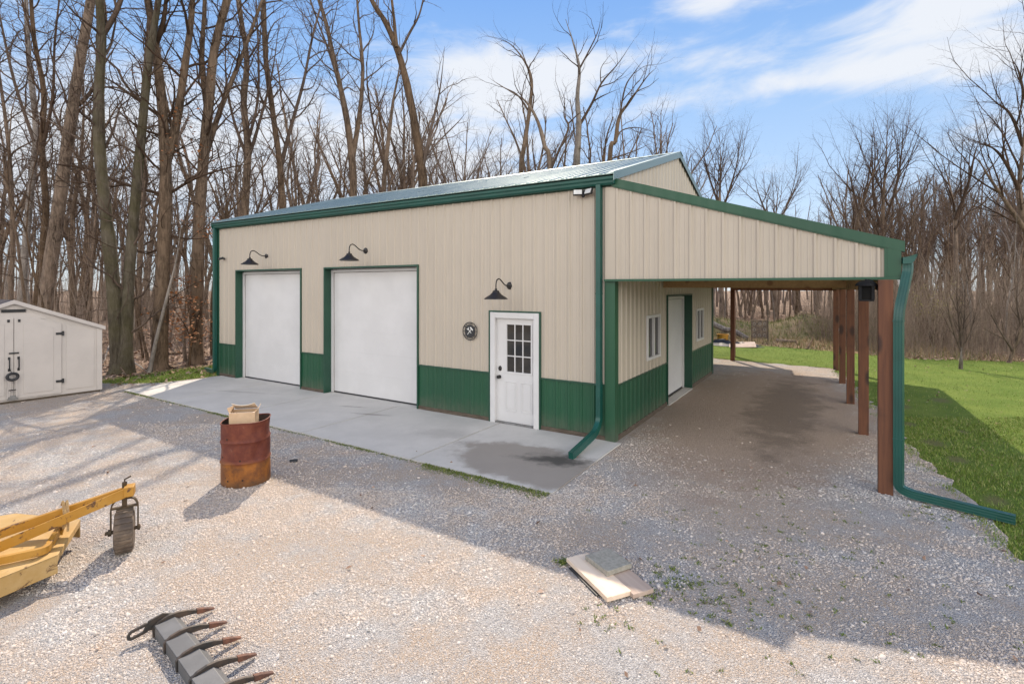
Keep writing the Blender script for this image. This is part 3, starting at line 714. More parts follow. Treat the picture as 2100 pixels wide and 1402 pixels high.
m = MB(); m.box(-BW_, .0, -.022, -.003, 4.17, 4.352); m.box(-BW_, 0, ER+.01, -.023, 4.335, 4.347); m.build('eave_trim', MT['greentrim'], barn)
m = MB(); m.hexa([(-BW_, 8.13, 4.26), (-.02, 8.13, 4.26), (-.02, 12.5, 3.14), (-BW_, 12.5, 3.14)], [(-BW_, 8.13, 4.30), (-.02, 8.13, 4.30), (-.02, 12.5, 3.18), (-BW_, 12.5, 3.18)]); m.build('rear_sun_blocker', MT['roof'], barn)  # unseen rear slope added to keep sun off the carport floor
m = MB(); siding(m, BD+.01, 11.0, 3.55, 4.29, [], fs_); m.build('wall', MT['cream'], barn)  # unseen panel added to shut out sun between the two roofs
for px_ in (-.12, -2.98, -5.9, -8.8, -11.7):  # unseen posts added to carry the sun-blocking rear slope
    m = MB(); m.box(px_-.07, px_+.07, 12.22, 12.36, -.06, 3.17); m.build('post', MT['post'], barn)
GP = [(-.024, 4.185), (-.095, 4.185), (-.118, 4.215), (-.122, 4.25), (-.146, 4.272), (-.15, 4.312), (-.142, 4.315), (-.138, 4.29), (-.03, 4.28), (-.024, 4.315)]
m = MB(); m.prism(GP, lambda p, t: (t, p[0], p[1]), -BW_-.06, .045); m.box(-BW_-.064, -BW_-.0605, -.15, -.024, 4.19, 4.31); m.box(.0455, .049, -.15, -.024, 4.19, 4.312)
m.build('gutter', MT['teal'], barn)
def downspout(path, w=.072, d=.054, name='downspout'):
    prof = []
    for (sx, n0) in ((0, 0),):
        seq = []
        nx, ny = 7, 5
        for i in range(nx): seq.append((-w/2+w*i/(nx-1), -d/2+(.0018 if i % 2 else 0)))
        for i in range(1, ny): seq.append((w/2-(.0018 if i % 2 else 0), -d/2+d*i/(ny-1)))
        for i in range(1, nx): seq.append((w/2-w*i/(nx-1), d/2-(.0018 if i % 2 else 0)))
        for i in range(1, ny-1): seq.append((-w/2+(.0018 if i % 2 else 0), d/2-d*i/(ny-1)))
        prof = seq
    return prof
def spout(pts, rad, w, d, ref, bands=()):
    m = MB(); P = arcpath(pts, rad, 6); m.sweep(P, downspout(None, w, d), ref)
    for p, q in bands: m.sweep([p, q], [(x*1.10, y*1.12) for x, y in downspout(None, w, d)], ref)
    V = Vector
    return m.build('downspout', MT['teal'], barn)
spout([(-.225, -.075, 4.20), (-.225, -.075, .34), (-.225, -.26, .19), (-.225, -1.14, .075)], .10, .105, .078, (1, 0, 0), [((-.225, -.075, 2.42), (-.225, -.075, 2.44)), ((-.225, -.075, .95), (-.225, -.075, .97))])
spout([(-BW_-.005, -.085, 4.2), (-BW_-.005, -.085, .25), (-BW_-.10, -.06, .13), (-BW_-1.15, .25, .06)], .10, .1, .075, (0, 1, 0))
# lean-to
LS = .319
lz = lambda x: 4.285-LS*x
def lxr(y): return 3.74-.04*(y+.06)
m = MB(); q = [(0.035, -.03), (3.73, -.03), (3.28, 11.05), (0.035, 11.05)]
m.hexa([(x, y, lz(x)-.035) for x, y in q], [(x, y, lz(x)) for x, y in q]); m.build('carport_roof', MT['roof'], barn)
m = MB(); siding(m, -.14, 3.60, 2.66, lambda x: lz(max(x, 0))-.13, [], lambda a, n, z: (a, -.036-n, z), (0.,), phase=.07)
q = [(-.0, -.02), (3.6, -.02)]; m.add([(0.04, -.02, 2.66), (3.6, -.02, 2.66), (3.6, -.02, lz(3.6)-.06), (0.04, -.02, lz(.04)-.06)], [(3, 2, 1, 0)])
m.build('carport_gable', MT['cream'], barn)
m = MB(); m.add([(-.03, 11.0, 2.66), (3.28, 11.0, 2.66), (3.28, 11.0, lz(3.28)-.02), (-.03, 11.0, lz(-.03)-.02)], [(0, 1, 2, 3)]); m.build('carport_gable', MT['cream'], barn)
m = MB()
def band(x0, x1, y0, y1, t, b): m.add([(x0, y0, lz(x0)-b), (x1, y0, lz(x1)-b), (x1, y1, lz(x1)-b), (x0, y1, lz(x0)-b), (x0, y0, lz(x0)-t), (x1, y0, lz(x1)-t), (x1, y1, lz(x1)-t), (x0, y1, lz(x0)-t)], [(3,2,1,0),(4,5,6,7),(0,1,5,4),(1,2,6,5),(2,3,7,6),(3,0,4,7)])
band(-.02, 3.76, -.075, .06, -.012, .118); band(-.0, 3.60, -.066, -.0581, .118, .138)
m.build('gable_trim', MT['green'], barn)
m = MB(); m.box(-.14, 3.735, -.085, -.024, 2.628, 2.662); m.build('bottom_trim', MT['green'], barn)
m = MB(); m.box(3.585, 3.725, -.072, .05, 2.663, 3.02); m.box(3.555, 3.5845, -.068, -.03, 2.663, 3.02); m.build('corner_trim', MT['green'], barn)
m = MB(); GQ = [(0, 2.82), (.085, 2.82), (.11, 2.85), (.135, 2.905), (.14, 2.935), (.132, 2.935), (.125, 2.905), (.0, 2.90)]
fr, re = (3.735, -.13), (3.29, 11.05)
m.prism(GQ, lambda p, t: (fr[0]+(re[0]-fr[0])*t+p[0], fr[1]+(re[1]-fr[1])*t, p[1]), 0, 1)
m.build('gutter', MT['teal'], barn)
spout([(3.79, -.06, 2.83), (3.79, -.06, 2.74), (3.685, -.23, 2.22), (3.685, -.23, .13), (3.80, -.25, .085), (4.66, -.47, .07)], .13, .092, .078, (.35, 1, 0), [((3.685, -.23, 2.12), (3.685, -.23, 2.14)), ((3.685, -.23, .70), (3.685, -.23, .72))])
def post(x, y, w, top, lo=-.05):
    m = MB(); m.box(x-w/2, x+w/2, y-w/2, y+w/2, lo, top); return m.build('post', MT['post'], barn, bevel=.006)
post(3.56, -.14, .150, 2.627, -.12)
for x, y in ((3.45, 2.76), (3.32, 5.42), (3.20, 8.1), (3.06, 10.62)): post(x, y, .148, 2.50)
post(.06, 11.02, .13, 2.5)
m = MB(); m.hexa([(3.36, .02, 2.50), (3.50, .02, 2.50), (3.10, 10.78, 2.46), (2.96, 10.78, 2.46)], [(3.36, .02, 2.78), (3.50, .02, 2.78), (3.10, 10.78, 2.74), (2.96, 10.78, 2.74)]); m.build('beam', MT['rafter'], barn)
m = MB(); m.box(.03, 3.16, 10.80, 10.92, 2.42, 2.72); m.build('beam', MT['beam'], barn, bevel=.004)
m = MB(); m.box(.035, 3.34, .0, .07, 2.64, 2.86); m.build('beam', MT['beam'], barn)
for x in (.55, 1.15, 1.75, 2.35, 2.95):
    m = MB(); m.hexa([(x-.02, .08, lz(x)-.19), (x+.02, .08, lz(x)-.19), (x+.02, 10.78, lz(x)-.19), (x-.02, 10.78, lz(x)-.19)], [(x-.02, .08, lz(x)-.05), (x+.02, .08, lz(x)-.05), (x+.02, 10.78, lz(x)-.05), (x-.02, 10.78, lz(x)-.05)]); m.build('rafter', MT['rafter'], barn)
for y in (2.7, 5.4, 8.1):
    m = MB(); a, b = .04, 3.3-.037*y
    m.hexa([(a, y-.02, 2.52), (b, y-.02, 2.52), (b, y+.02, 2.52), (a, y+.02, 2.52)], [(a, y-.02, 2.70), (b, y-.02, 2.70), (b, y+.02, 2.70), (a, y+.02, 2.70)]); m.build('rafter', MT['rafter'], barn)

# ------------------------------------------------------------------ things on the barn
def on_barn(o, x, y, z): o.location = bw(x, y, z); o.rotation_euler = (0, 0, BR); return o
def wall_lamp(label):
    t = tag(empty('wall_lamp'), label, 'lamp', 'gooseneck barn lamps on the front wall')
    rx = Matrix.Rotation(R(90), 4, 'X')
    m = MB(); m.lathe([(0, .03), (.03, .03), (.055, .022), (.068, .008), (.07, 0)], 24, rx); m.build('wall_plate', MT['dark'], t, True)
    m = MB(); m.tube(arcpath([(0, -.02, 0), (0, -.13, 0), (0, -.20, .03), (0, -.30, .10), (0, -.36, .125), (0, -.43, .10), (0, -.455, .03), (0, -.455, -.06)], .07, 4), .0115, 10, (1, 0, 0)); m.build('arm', MT['dark'], t, True)
    m = MB(); m.lathe([(0, .012), (.02, .012), (.024, -.02), (.052, -.028), (.062, -.04), (.062, -.055), (.078, -.07), (.105, -.10), (.165, -.135), (.205, -.165), (.208, -.178), (.200, -.175), (.16, -.142), (.10, -.108), (.0, -.075)], 36, Matrix.Translation((0, -.455, -.06))); m.build('lamp_shade', MT['dark'], t, True)
    return t
on_barn(wall_lamp('dark gooseneck lamp above the narrower garage door at the left end'), -9.52, -.002, 3.34)
on_barn(wall_lamp('dark gooseneck lamp above the wider middle garage door'), -5.80, -.002, 3.34)
on_barn(wall_lamp('dark gooseneck lamp above the white entry door'), -2.0, -.002, 2.56)
# round sign
sg = tag(on_barn(empty('wall_sign'), -2.885, -.03, 1.69), 'round black metal workshop sign with crossed hammer and wrench left of the entry door', 'sign')
rx = Matrix.Rotation(R(90), 4, 'X')
m = MB()
def annulus(m, r0, r1, y0, y1, a0=0, a1=360, n=48):
    full = a1-a0 >= 360; k = n if full else n+1; vs = []
    for i in range(k):
        a = R(a0+(a1-a0)*i/n); c, s = math.cos(a), math.sin(a)
        vs += [(r0*c, y0, r0*s), (r1*c, y0, r1*s), (r1*c, y1, r1*s), (r0*c, y1, r0*s)]
    fs = []
    for i in range(n):
        p, q = i*4, ((i+1) % k)*4
        fs += [(p, p+1, q+1, q)[::-1], (p+1, p+2, q+2, q+1)[::-1], (p+2, p+3, q+3, q+2)[::-1], (p+3, p, q, q+3)[::-1]]
    m.add(vs, fs)
annulus(m, .163, .176, -.006, 0)
for a in (0, 180, 32, 148, 212, 328): annulus(m, .12, .165, -.005, -.001, a-2, a+2, 2)
m.build('ring', MT['black'], sg)
m = MB(); m.lathe([(0, .007), (.122, .007), (.122, .001), (0, .001)], 48, rx); m.build('disc', MT['black'], sg)
m = MB()
def ztool(pts): m.prism(pts, lambda p, t: (p[0], t, p[1]), -.0075, -.0105)
def rot(pts, a): c, s = math.cos(R(a)), math.sin(R(a)); return [(x*c-z*s, x*s+z*c) for x, z in pts]
ztool(rot([(-.007, -.085), (.007, -.085), (.006, .05), (-.006, .05)], -42))
ztool(rot([(-.046, .05), (.03, .05), (.046, .056), (.03, .074), (-.03, .08), (-.05, .062)], -42))
m.prism(rot([(-.007, -.05), (.007, -.05), (.007, .04), (.022, .055), (.026, .085), (.010, .072), (.006, .062), (-.006, .062), (-.010, .072), (-.026, .085), (-.022, .055), (-.007, .04)], 42), lambda p, t: (p[0], t, p[1]), -.0106, -.0125)
m.build('emblem', MT['lens'], sg)
def letters(word, r, a_mid, da, size, up=1):
    vs, fs = [], []
    for i, ch in enumerate(word):
        c = bpy.data.curves.new('letter', 'FONT'); c.body = ch; c.size = size; c.align_x = 'CENTER'; c.align_y = 'CENTER'; c.extrude = .0015
        ob = bpy.data.objects.new('letter', c); me = bpy.data.meshes.new_from_object(ob)
        a = a_mid-up*(i-(len(word)-1)/2)*da
        for v in me.vertices:
            x, z = v.co.x*1.1, v.co.y
            th = R(a-90 if up > 0 else a+90); X_, Z_ = x*math.cos(th)-z*math.sin(th), x*math.sin(th)+z*math.cos(th)
            vs.append((r*math.cos(R(a))+X_, -.004-v.co.z, r*math.sin(R(a))+Z_))
        b = len(vs)-len(me.vertices); fs += [tuple(k+b for k in p.vertices) for p in me.polygons]
        bpy.data.objects.remove(ob); bpy.data.curves.remove(c); bpy.data.meshes.remove(me)
    q = MB(); q.add(vs, fs); q.build('lettering', MT['black'], sg)
letters("BRYAN'S", .142, 90, 17, .05); letters('WORKSHOP', .142, 270, 14, .045, -1)
# security camera, flood light, lantern
t = tag(on_barn(empty('security_camera'), -11.50, -.02, 3.33), 'small black security camera high on the left end of the wall', 'camera')
m = MB(); m.box(-.025, .025, -.02, .0, -.025, .025); m.tube([(0, -.02, 0), (0, -.06, .01)], .012, 10, (1, 0, 0)); m.build('bracket', MT['black'], t)
m = MB(); m.tube([(.06, -.07, .015), (-.06, -.12, -.015)], .032, 16); m.build('camera_body', MT['black'], t, True)
t = tag(on_barn(empty('flood_light'), -.50, -.02, 4.10), 'white twin-head flood light under the gutter at the barn corner', 'flood light')
m = MB(); m.box(-.05, .05, -.04, 0, -.03, .05); m.tube([(0, -.03, -.01), (0, -.08, -.06)], .028, 14); m.build('housing', MT['black'], t, True)
for sx, ry in ((-.085, 22), (.10, -24)):
    mx = Matrix.Translation((sx, -.10, .01)) @ Matrix.Rotation(R(ry), 4, 'Z') @ Matrix.Rotation(R(-22), 4, 'X')
    m = MB(); m.box(-.078, .078, -.005, .035, -.05, .05, mx); h = m.build('lamp_head', MT['dark'], t, bevel=.008)
    m = MB(); m.box(-.068, .068, -.011, -.0055, -.041, .041, mx); m.build('lens', MT['lens'], h)
t = tag(on_barn(empty('lantern'), 3.37, -.10, 2.36), 'black carriage lantern on the nearest carport post', 'lantern')
m = MB(); m.box(-.075, .075, -.075, .075, 0, .018); m.lathe([(.118, .20), (.105, .225), (.06, .255), (.018, .262), (.012, .275), (0, .278)], 24, None); m.lathe([(.118, .20), (.118, .19), (.08, .20)], 24)
for a in ((-1, -1), (1, -1), (1, 1), (-1, 1)): m.box(a[0]*.066-.016, a[0]*.066+.016, a[1]*.066-.016, a[1]*.066+.016, .018, .20)
m.build('frame', MT['matblack'], t)
m = MB(); m.box(-.05, .05, -.05, .05, .02, .195); m.build('lamp_glass', MT['smoked'], t)
m = MB(); m.tube(arcpath([(.0, .0, .26), (.05, 0, .262), (.10, 0, .20), (.113, 0, .14)], .04), .012, 10, (0, 1, 0)); m.build('bracket', MT['matblack'], t, True)

# ------------------------------------------------------------------ trees
def polyline(r, p, d, L, n, wig, up):
    pts = [p]; x, y, z = p; dx, dy, dz = d; st = L/n
    for i in range(n):
        dx += r.gauss(0, wig); dy += r.gauss(0, wig); dz += r.gauss(0, wig)+up
        q = 1/math.sqrt(dx*dx+dy*dy+dz*dz); dx *= q; dy *= q; dz *= q
        x += dx*st; y += dy*st; z += dz*st; pts.append((x, y, z))
    return pts
def at_t(pts, rad, t):
    f = t*(len(pts)-1); i = min(int(f), len(pts)-2); u = f-i
    a, b = pts[i], pts[i+1]
    d = (b[0]-a[0], b[1]-a[1], b[2]-a[2]); q = 1/max(1e-6, math.sqrt(d[0]**2+d[1]**2+d[2]**2))
    return tuple(a[k]+(b[k]-a[k])*u for k in range(3)), (d[0]*q, d[1]*q, d[2]*q), rad[i]+(rad[i+1]-rad[i])*u
def plen(pts): return sum(math.dist(a, b) for a, b in zip(pts, pts[1:]))
def sprout(r, out, pts, rad, lv, P):
    """side branches of one branch; out collects (points, radii, sides)"""
    c = P[lv]; L = plen(pts); n = max(1, int(c['per_m']*L*(1-c['t0'])+r.random()))
    az = r.uniform(0, 6.28)
    for i in range(n):
        t = c['t0']+(1-c['t0'])*(i+r.random())/n; t = min(t, .985)
        p, d, rr = at_t(pts, rad, t)
        az += 2.4+r.uniform(-.5, .5); ang = R(c['ang']+r.uniform(-16, 16))
        ref = Vector((0, 0, 1)) if abs(d[2]) < .9 else Vector((1, 0, 0))
        D = Vector(d); a = D.cross(ref).normalized(); b = a.cross(D)
        v = D*math.cos(ang)+(a*math.cos(az)+b*math.sin(az))*math.sin(ang); v.z += c.get('lift', 0); v.normalize()
        l = c['len']*r.uniform(.55, 1.25)*(1-c.get('fall', .45)*t)
        if 'frac' in c: l = min(l, L*c['frac'])
        r0 = min(rr*.62, c['r']*(.5+.5*l/c['len'])*r.uniform(.8, 1.2)); k = c['n']
        q = polyline(r, p, tuple(v), l, k, c['wig'], c['up'])
        re = [r0*(1-.82*j/k) for j in range(k+1)]
        out.append((q, re, c['s']))
        if lv+1 < len(P) and l > c.get('minl', .3): sprout(r, out, q, re, lv+1, P)
def tubes(br):
    G = {}
    for q, re, s in br: G.setdefault((len(q), s), []).append((q, re))
    VV, FF, base = [], [], 0
    for (n, s), L in G.items():
        P = np.array([x[0] for x in L], float); Rr = np.array([x[1] for x in L], float)
        T = np.gradient(P, axis=1); T /= np.maximum(np.linalg.norm(T, axis=2, keepdims=True), 1e-9)
        m = T.mean(1); ref = np.where(np.abs(m[:, 2:3]) > .8, np.array([[1., 0, 0]]), np.array([[0, 0, 1.]]))[:, None, :]
        A = np.cross(T, np.broadcast_to(ref, T.shape)); A /= np.maximum(np.linalg.norm(A, axis=2, keepdims=True), 1e-9); B = np.cross(A, T)
        ph = np.arange(s)*2*np.pi/s
        V = P[:, :, None, :]+Rr[:, :, None, None]*(A[:, :, None, :]*np.cos(ph)[None, None, :, None]+B[:, :, None, :]*np.sin(ph)[None, None, :, None])
        b = len(P); idx = np.arange(b*n*s).reshape(b, n, s)
        i0, i1 = idx[:, :-1, :], idx[:, 1:, :]
        F = np.stack([i0, np.roll(i0, -1, 2), np.roll(i1, -1, 2), i1], -1).reshape(-1, 4)
        VV.append(V.reshape(-1, 3)); FF.append(F+base); base += b*n*s
    return np.concatenate(VV), np.concatenate(FF)
def smooth_line(pts, k=3):
    """Catmull-Rom through the given points"""
    P = [Vector(p) for p in pts]; P = [P[0]*2-P[1]]+P+[P[-1]*2-P[-2]]; out = []
    for i in range(1, len(P)-2):
        a, b, c, d = P[i-1:i+3]
        for j in range(k):
            t = j/k
            out.append(tuple(.5*((2*b)+(c-a)*t+(2*a-5*b+4*c-d)*t*t+(3*b-a-3*c+d)*t**3)))
    return out+[tuple(P[-2])]
NEAR = [dict(per_m=1.75, t0=.22, ang=52, len=3.0, fall=.35, r=.042, n=8, wig=.19, up=.06, s=5, lift=.22),
        dict(per_m=2.9, t0=.10, ang=46, len=1.25, frac=.6, r=.016, n=5, wig=.22, up=.05, s=4, minl=.25),
        dict(per_m=5.0, t0=.10, ang=46, len=.55, frac=.7, r=.0085, n=3, wig=.26, up=.03, s=3, minl=.2),
        dict(per_m=6.5, t0=.15, ang=46, len=.26, frac=.8, r=.006, n=2, wig=.24, up=.02, s=3)]
THIN = [dict(per_m=2.6, t0=.13, ang=74, len=2.7, fall=.2, r=.015, n=8, wig=.15, up=.015, s=4, lift=.1), dict(per_m=2.6, t0=.15, ang=50, len=.8, frac=.5, r=.008, n=4, wig=.2, up=.02, s=3), dict(per_m=5, t0=.1, ang=46, len=.3, frac=.6, r=.0055, n=2, wig=.25, up=.02, s=3)]
SPARSE = [dict(NEAR[0], per_m=.95, ang=42, len=2.4), dict(NEAR[1], per_m=2.0), dict(NEAR[2], per_m=3.4), dict(NEAR[3], per_m=4.5)]
TREES_GROUP = 'tall bare trees near the barn'
def hero(label, Y, stems, bk='bark', P=NEAR, seed=1, name='tree', leaves_at=None, group=TREES_GROUP, low=0., dz=.6):
    """stems: list of (radius at start, radius at end, [(px, py), ...]); the first starts in the ground"""
    r = random.Random(seed); trunk, crown = [], []
    b = at(*stems[0][2][0], Y); base = Vector((b.x, b.y, -.06))
    for k, (ra, rb, pp) in enumerate(stems):
        ra, rb = ra*.72, rb*.66
        ph = r.uniform(0, 6); dep = r.uniform(-dz, dz) if k else 0
        pts = []
        for i, (px, py) in enumerate(pp):
            f = i/(len(pp)-1)
            w = at(px, py, Y+dep*f+.25*math.sin(ph+3*f)*f); pts.append(w-base)
        if k == 0: pts[0] = Vector((0, 0, 0))
        q = smooth_line(pts, 4); n = len(q)
        if k == 0: q = [q[0]]+[tuple(Vector(q[0]).lerp(Vector(q[1]), .35))]+q[1:]; n += 1
        jr = [1+r.gauss(0, .035) for _ in range(n)]
        rad = [(ra+(rb-ra)*(i/(n-1))**.85)*jr[i] for i in range(n)]
        if pp[-1][1] > 12:
            for j in range(n): rad[j] *= 1-.86*max(0, (j/(n-1)-.45)/.55)**1.2
        if pp[0][1] > 700: rad[0] *= 1.55; rad[1] *= 1.15
        (trunk if ra > .1 or k == 0 else crown).append((q, rad, 12 if ra > .12 else 6))
        # keep the lower part of a ground trunk clear
        t0 = P[0]['t0'] if k == 0 else .1
        t0 = max(t0, low) if k == 0 else t0
        sprout(r, crown, q, rad, 0, [dict(P[0], t0=t0)]+P[1:])
        if k == 0 and P is NEAR: sprout(r, crown, q, rad, 0, THIN)
    root = tag(empty(name, base), label, 'tree', group)
    link('trunk', mesh_np('trunk', *tubes(trunk), MT[bk], True), root)
    link('crown', mesh_np('crown', *tubes(crown), MT['twig'], True), root)
    if leaves_at:
        pts = []
        for px, py, rr, n in leaves_at:
            c = at(px, py, Y)-base
            for _ in range(n): pts.append((c.x+r.gauss(0, rr), c.y+r.gauss(0, rr), c.z+r.gauss(0, rr*.55)))
        link('leaves', mesh_np('leaves', *leaves(np.array(pts), .035, .065, seed), MT['leaf']), root)
    return root
hero('mossy tree with twin trunks from one base just behind the storage shed corner', 15.2, [
    (.30, .13, [(243, 768), (237, 640), (224, 500), (206, 330), (203, 200), (208, 75), (200, -60), (190, -220)]),
    (.26, .10, [(256, 766), (261, 640), (268, 520), (288, 300), (305, 130), (328, -20), (345, -170)]),
    (.11, .05, [(208, 78), (240, 22), (262, -40), (300, -140)])], 'barkmoss', seed=3, low=.42)
hero('broad oak with knotted bark and long low limbs between the storage shed and the barn', 15.9, [
    (.33, .12, [(326, 752), (331, 620), (336, 500), (340, 390), (338, 300), (331, 200), (318, 90), (300, -20), (284, -160)]),
    (.21, .09, [(340, 335), (362, 250), (380, 130), (393, 30), (398, -110)]), (.13, .05, [(318, 95), (336, 40), (346, -70)]),
    (.085, .03, [(338, 400), (250, 376), (180, 346), (110, 336), (30, 326)]), (.07, .03, [(340, 402), (400, 366), (470, 344), (520, 335)]),
    (.08, .03, [(332, 242), (270, 196), (215, 160), (150, 150)]), (.05, .02, [(334, 505), (300, 520), (275, 505), (272, 480)]),
    (.055, .02, [(336, 480), (390, 490), (440, 486)])], 'bark', seed=5, low=.40,
    leaves_at=[(375, 250, .35, 40), (400, 150, .4, 40), (285, 165, .3, 25), (395, 310, .45, 50), (350, 330, .4, 30)])
hero('thin dead trunk leaning against the knotted oak', 15.4, [(.085, .045, [(306, 754), (322, 690), (345, 600), (362, 530), (374, 440)])], 'barkpale', SPARSE, 7, low=.8)
hero('tall grey tree dividing in two above the left end of the barn roof', 17.0, [
    (.30, .15, [(402, 738), (404, 600), (409, 450), (417, 330), (428, 215), (440, 100), (468, -10), (490, -140)]),
    (.15, .06, [(417, 332), (452, 225), (500, 105), (545, -20)]), (.15, .06, [(426, 230), (414, 120), (420, 0), (412, -140)]),
    (.06, .02, [(405, 400), (440, 350), (480, 335)])], 'bark', seed=9, low=.38, leaves_at=[(415, 460, .5, 60), (440, 470, .3, 30)])
hero('thick dark tree leaning right, its bare bole rising behind the storage shed roof', 20.0, [
    (.40, .20, [(88, 716), (96, 600), (117, 450), (135, 320), (160, 150), (183, 20), (208, -140)]), (.12, .05, [(150, 225), (185, 190), (215, 130), (260, 60)])], 'bark', seed=11, low=.35)
hero('straight slender tree close to the left of the thick leaning tree', 21.0, [
    (.22, .10, [(66, 712), (82, 560), (94, 430), (86, 300), (90, 190), (70, 80), (60, -60)]), (.1, .04, [(88, 300), (108, 200), (112, 90), (125, -30)])], 'bark', seed=13, low=.4)
hero('pale-barked tree with rough twigs rising at the far left of the photo', 22.0, [
    (.24, .10, [(40, 706), (48, 560), (60, 420), (74, 270), (60, 130), (54, 20), (50, -120)]), (.1, .04, [(70, 290), (30, 170), (5, 60), (-15, -40)])], 'barkpale', seed=15, low=.3)
hero('thin dark tree at the very left edge of the photo', 23.0, [(.16, .06, [(16, 704), (25, 540), (24, 390), (12, 250), (-6, 120), (-15, 0)])], 'bark', seed=17, low=.3)
hero('tree with a low V fork between the thick leaning tree and the mossy twin trunks', 22.0, [
    (.19, .10, [(155, 708), (150, 600), (142, 500), (130, 440), (122, 380), (112, 300)]), (.15, .06, [(146, 560), (150, 440), (165, 330), (172, 200), (160, 60)])], 'bark', seed=19, low=.4)
hero('slim tree standing just left of the mossy twin trunks', 24.0, [(.15, .06, [(182, 700), (186, 560), (196, 440), (188, 320), (192, 200), (175, 60)])], 'bark', seed=21, low=.35)
hero('slim straight tree seen between the mossy twin trunks and the knotted oak', 21.0, [(.17, .07, [(283, 716), (284, 600), (290, 480), (296, 360), (290, 240), (300, 100), (310, -40)])], 'bark', seed=22, low=.3)
hero('dark tree with many steep limbs above the narrower garage door', 21.0, [
    (.26, .12, [(500, 705), (501, 460), (505, 380), (508, 300), (500, 210), (506, 120), (490, 10), (480, -110)]),
    (.10, .04, [(506, 340), (535, 240), (560, 140), (575, 20)]), (.09, .04, [(505, 320), (475, 230), (462, 130), (470, 20)]), (.09, .04, [(506, 300), (528, 210), (530, 110), (525, 0)])], 'bark', seed=23, low=.5)
hero('tree forking low into two spreading stems right of the dark steep-limbed tree', 22.0, [
    (.24, .12, [(580, 700), (580, 440), (577, 390), (573, 330), (560, 235), (545, 120), (540, 0), (530, -100)]),
    (.13, .05, [(575, 345), (594, 270), (622, 170), (640, 80), (664, -10)])], 'bark', seed=25, low=.5)
hero('tall double tree with a curved leaning leader above the middle garage door', 24.0, [
    (.30, .11, [(726, 700), (725, 420), (722, 330), (712, 250), (698, 180), (682, 110), (668, 45), (640, -40)]),
    (.18, .06, [(722, 330), (738, 230), (744, 140), (736, 50), (730, -40)]), (.1, .04, [(700, 190), (676, 110), (650, 40), (630, -20)])], 'bark', seed=27, low=.5)
hero('slender straight tree right of the tall double tree', 26.0, [(.22, .08, [(783, 690), (786, 410), (794, 310), (806, 210), (820, 130), (818, 50)]), (.1, .04, [(790, 350), (765, 250), (752, 150), (760, 60)])], 'bark', SPARSE, 29, low=.5)
hero('thick tree leaning left with a wide Y fork near the top of the photo', 24.0, [
    (.36, .13, [(870, 700), (868, 400), (862, 330), (848, 240), (830, 155), (813, 98), (790, 45), (762, 0), (740, -70)]),
    (.14, .06, [(813, 98), (808, 40), (800, -30), (795, -90)]), (.10, .05, [(818, 112), (840, 68), (860, 30), (872, -20)]),
    (.13, .05, [(867, 345), (884, 265), (902, 185), (912, 95)]), (.07, .03, [(864, 330), (900, 290), (940, 250), (960, 225)])], 'bark', SPARSE, 31, low=.5)
hero('small tree with crooked arching top above the middle of the barn roof', 24.0, [
    (.19, .07, [(1066, 690), (1068, 370), (1075, 300), (1086, 225), (1090, 165), (1075, 125), (1048, 92), (1025, 82)]),
    (.06, .025, [(1090, 175), (1082, 140), (1072, 110), (1070, 95)]), (.07, .03, [(1085, 230), (1062, 196), (1030, 178), (1000, 158)])], 'bark', SPARSE, 33, low=.6)
hero('low forked tree with wavy right stem just left of the tall pale forked tree', 23.0, [
    (.19, .06, [(1128, 690), (1128, 356), (1117, 300), (1103, 250), (1080, 210), (1050, 190), (1010, 165)]),
    (.10, .04, [(1128, 352), (1148, 305), (1166, 262), (1157, 238), (1158, 205), (1150, 180)]), (.05, .02, [(1164, 255), (1185, 235), (1200, 225)])], 'bark', SPARSE, 35, low=.6)
hero('tall pale tree with a clean forked top above the entry door end of the roof', 24.0, [
    (.25, .12, [(1182, 690), (1183, 350), (1185, 300), (1187, 255), (1184, 200), (1188, 140), (1176, 90), (1160, 40)]),
    (.11, .04, [(1188, 258), (1214, 212), (1234, 170), (1268, 130), (1300, 82)]), (.07, .03, [(1188, 142), (1206, 108), (1226, 66), (1232, 36)]), (.05, .02, [(1216, 208), (1240, 195), (1275, 180)])], 'barkpale', SPARSE, 37, low=.62)
hero('dark leaning tree with one long curved branch just left of the roof peak', 24.0, [
    (.19, .07, [(1246, 690), (1250, 335), (1262, 290), (1270, 240), (1292, 208), (1325, 160), (1345, 140)]),
    (.07, .03, [(1270, 242), (1282, 180), (1300, 150), (1330, 110)]), (.06, .025, [(1262, 292), (1275, 268), (1310, 262), (1350, 275)]), (.06, .02, [(1256, 325), (1300, 310), (1345, 290)])], 'bark', SPARSE, 39, low=.55)
# round-crowned trees beyond the roof, and the wood edge on the right
UP = [dict(NEAR[0], per_m=1.7, ang=34, len=5.2, fall=.55, r=.060, up=.05, n=8, wig=.09), dict(NEAR[1], per_m=2.6, len=2.0, r=.020, ang=34), dict(NEAR[2], per_m=3.6, len=.9, r=.011), dict(NEAR[3], per_m=3.2, len=.45, r=.008)]
hero('neat round-crowned bare tree right of the roof peak', 38.0, [(.26, .05, [(1480, 650), (1479, 480), (1476, 400), (1478, 330), (1474, 262)]), (.13, .04, [(1479, 440), (1508, 350), (1520, 280)]), (.12, .04, [(1478, 430), (1450, 350), (1440, 290)])], 'bark', UP, 41, low=.40)
hero('lower broad bare tree right of the neat round-crowned tree', 41.0, [(.24, .05, [(1590, 650), (1589, 500), (1592, 430), (1600, 360)]), (.12, .04, [(1590, 480), (1560, 410), (1545, 360)]), (.12, .04, [(1590, 470), (1625, 400), (1640, 365)])], 'bark', UP, 43, low=.45)
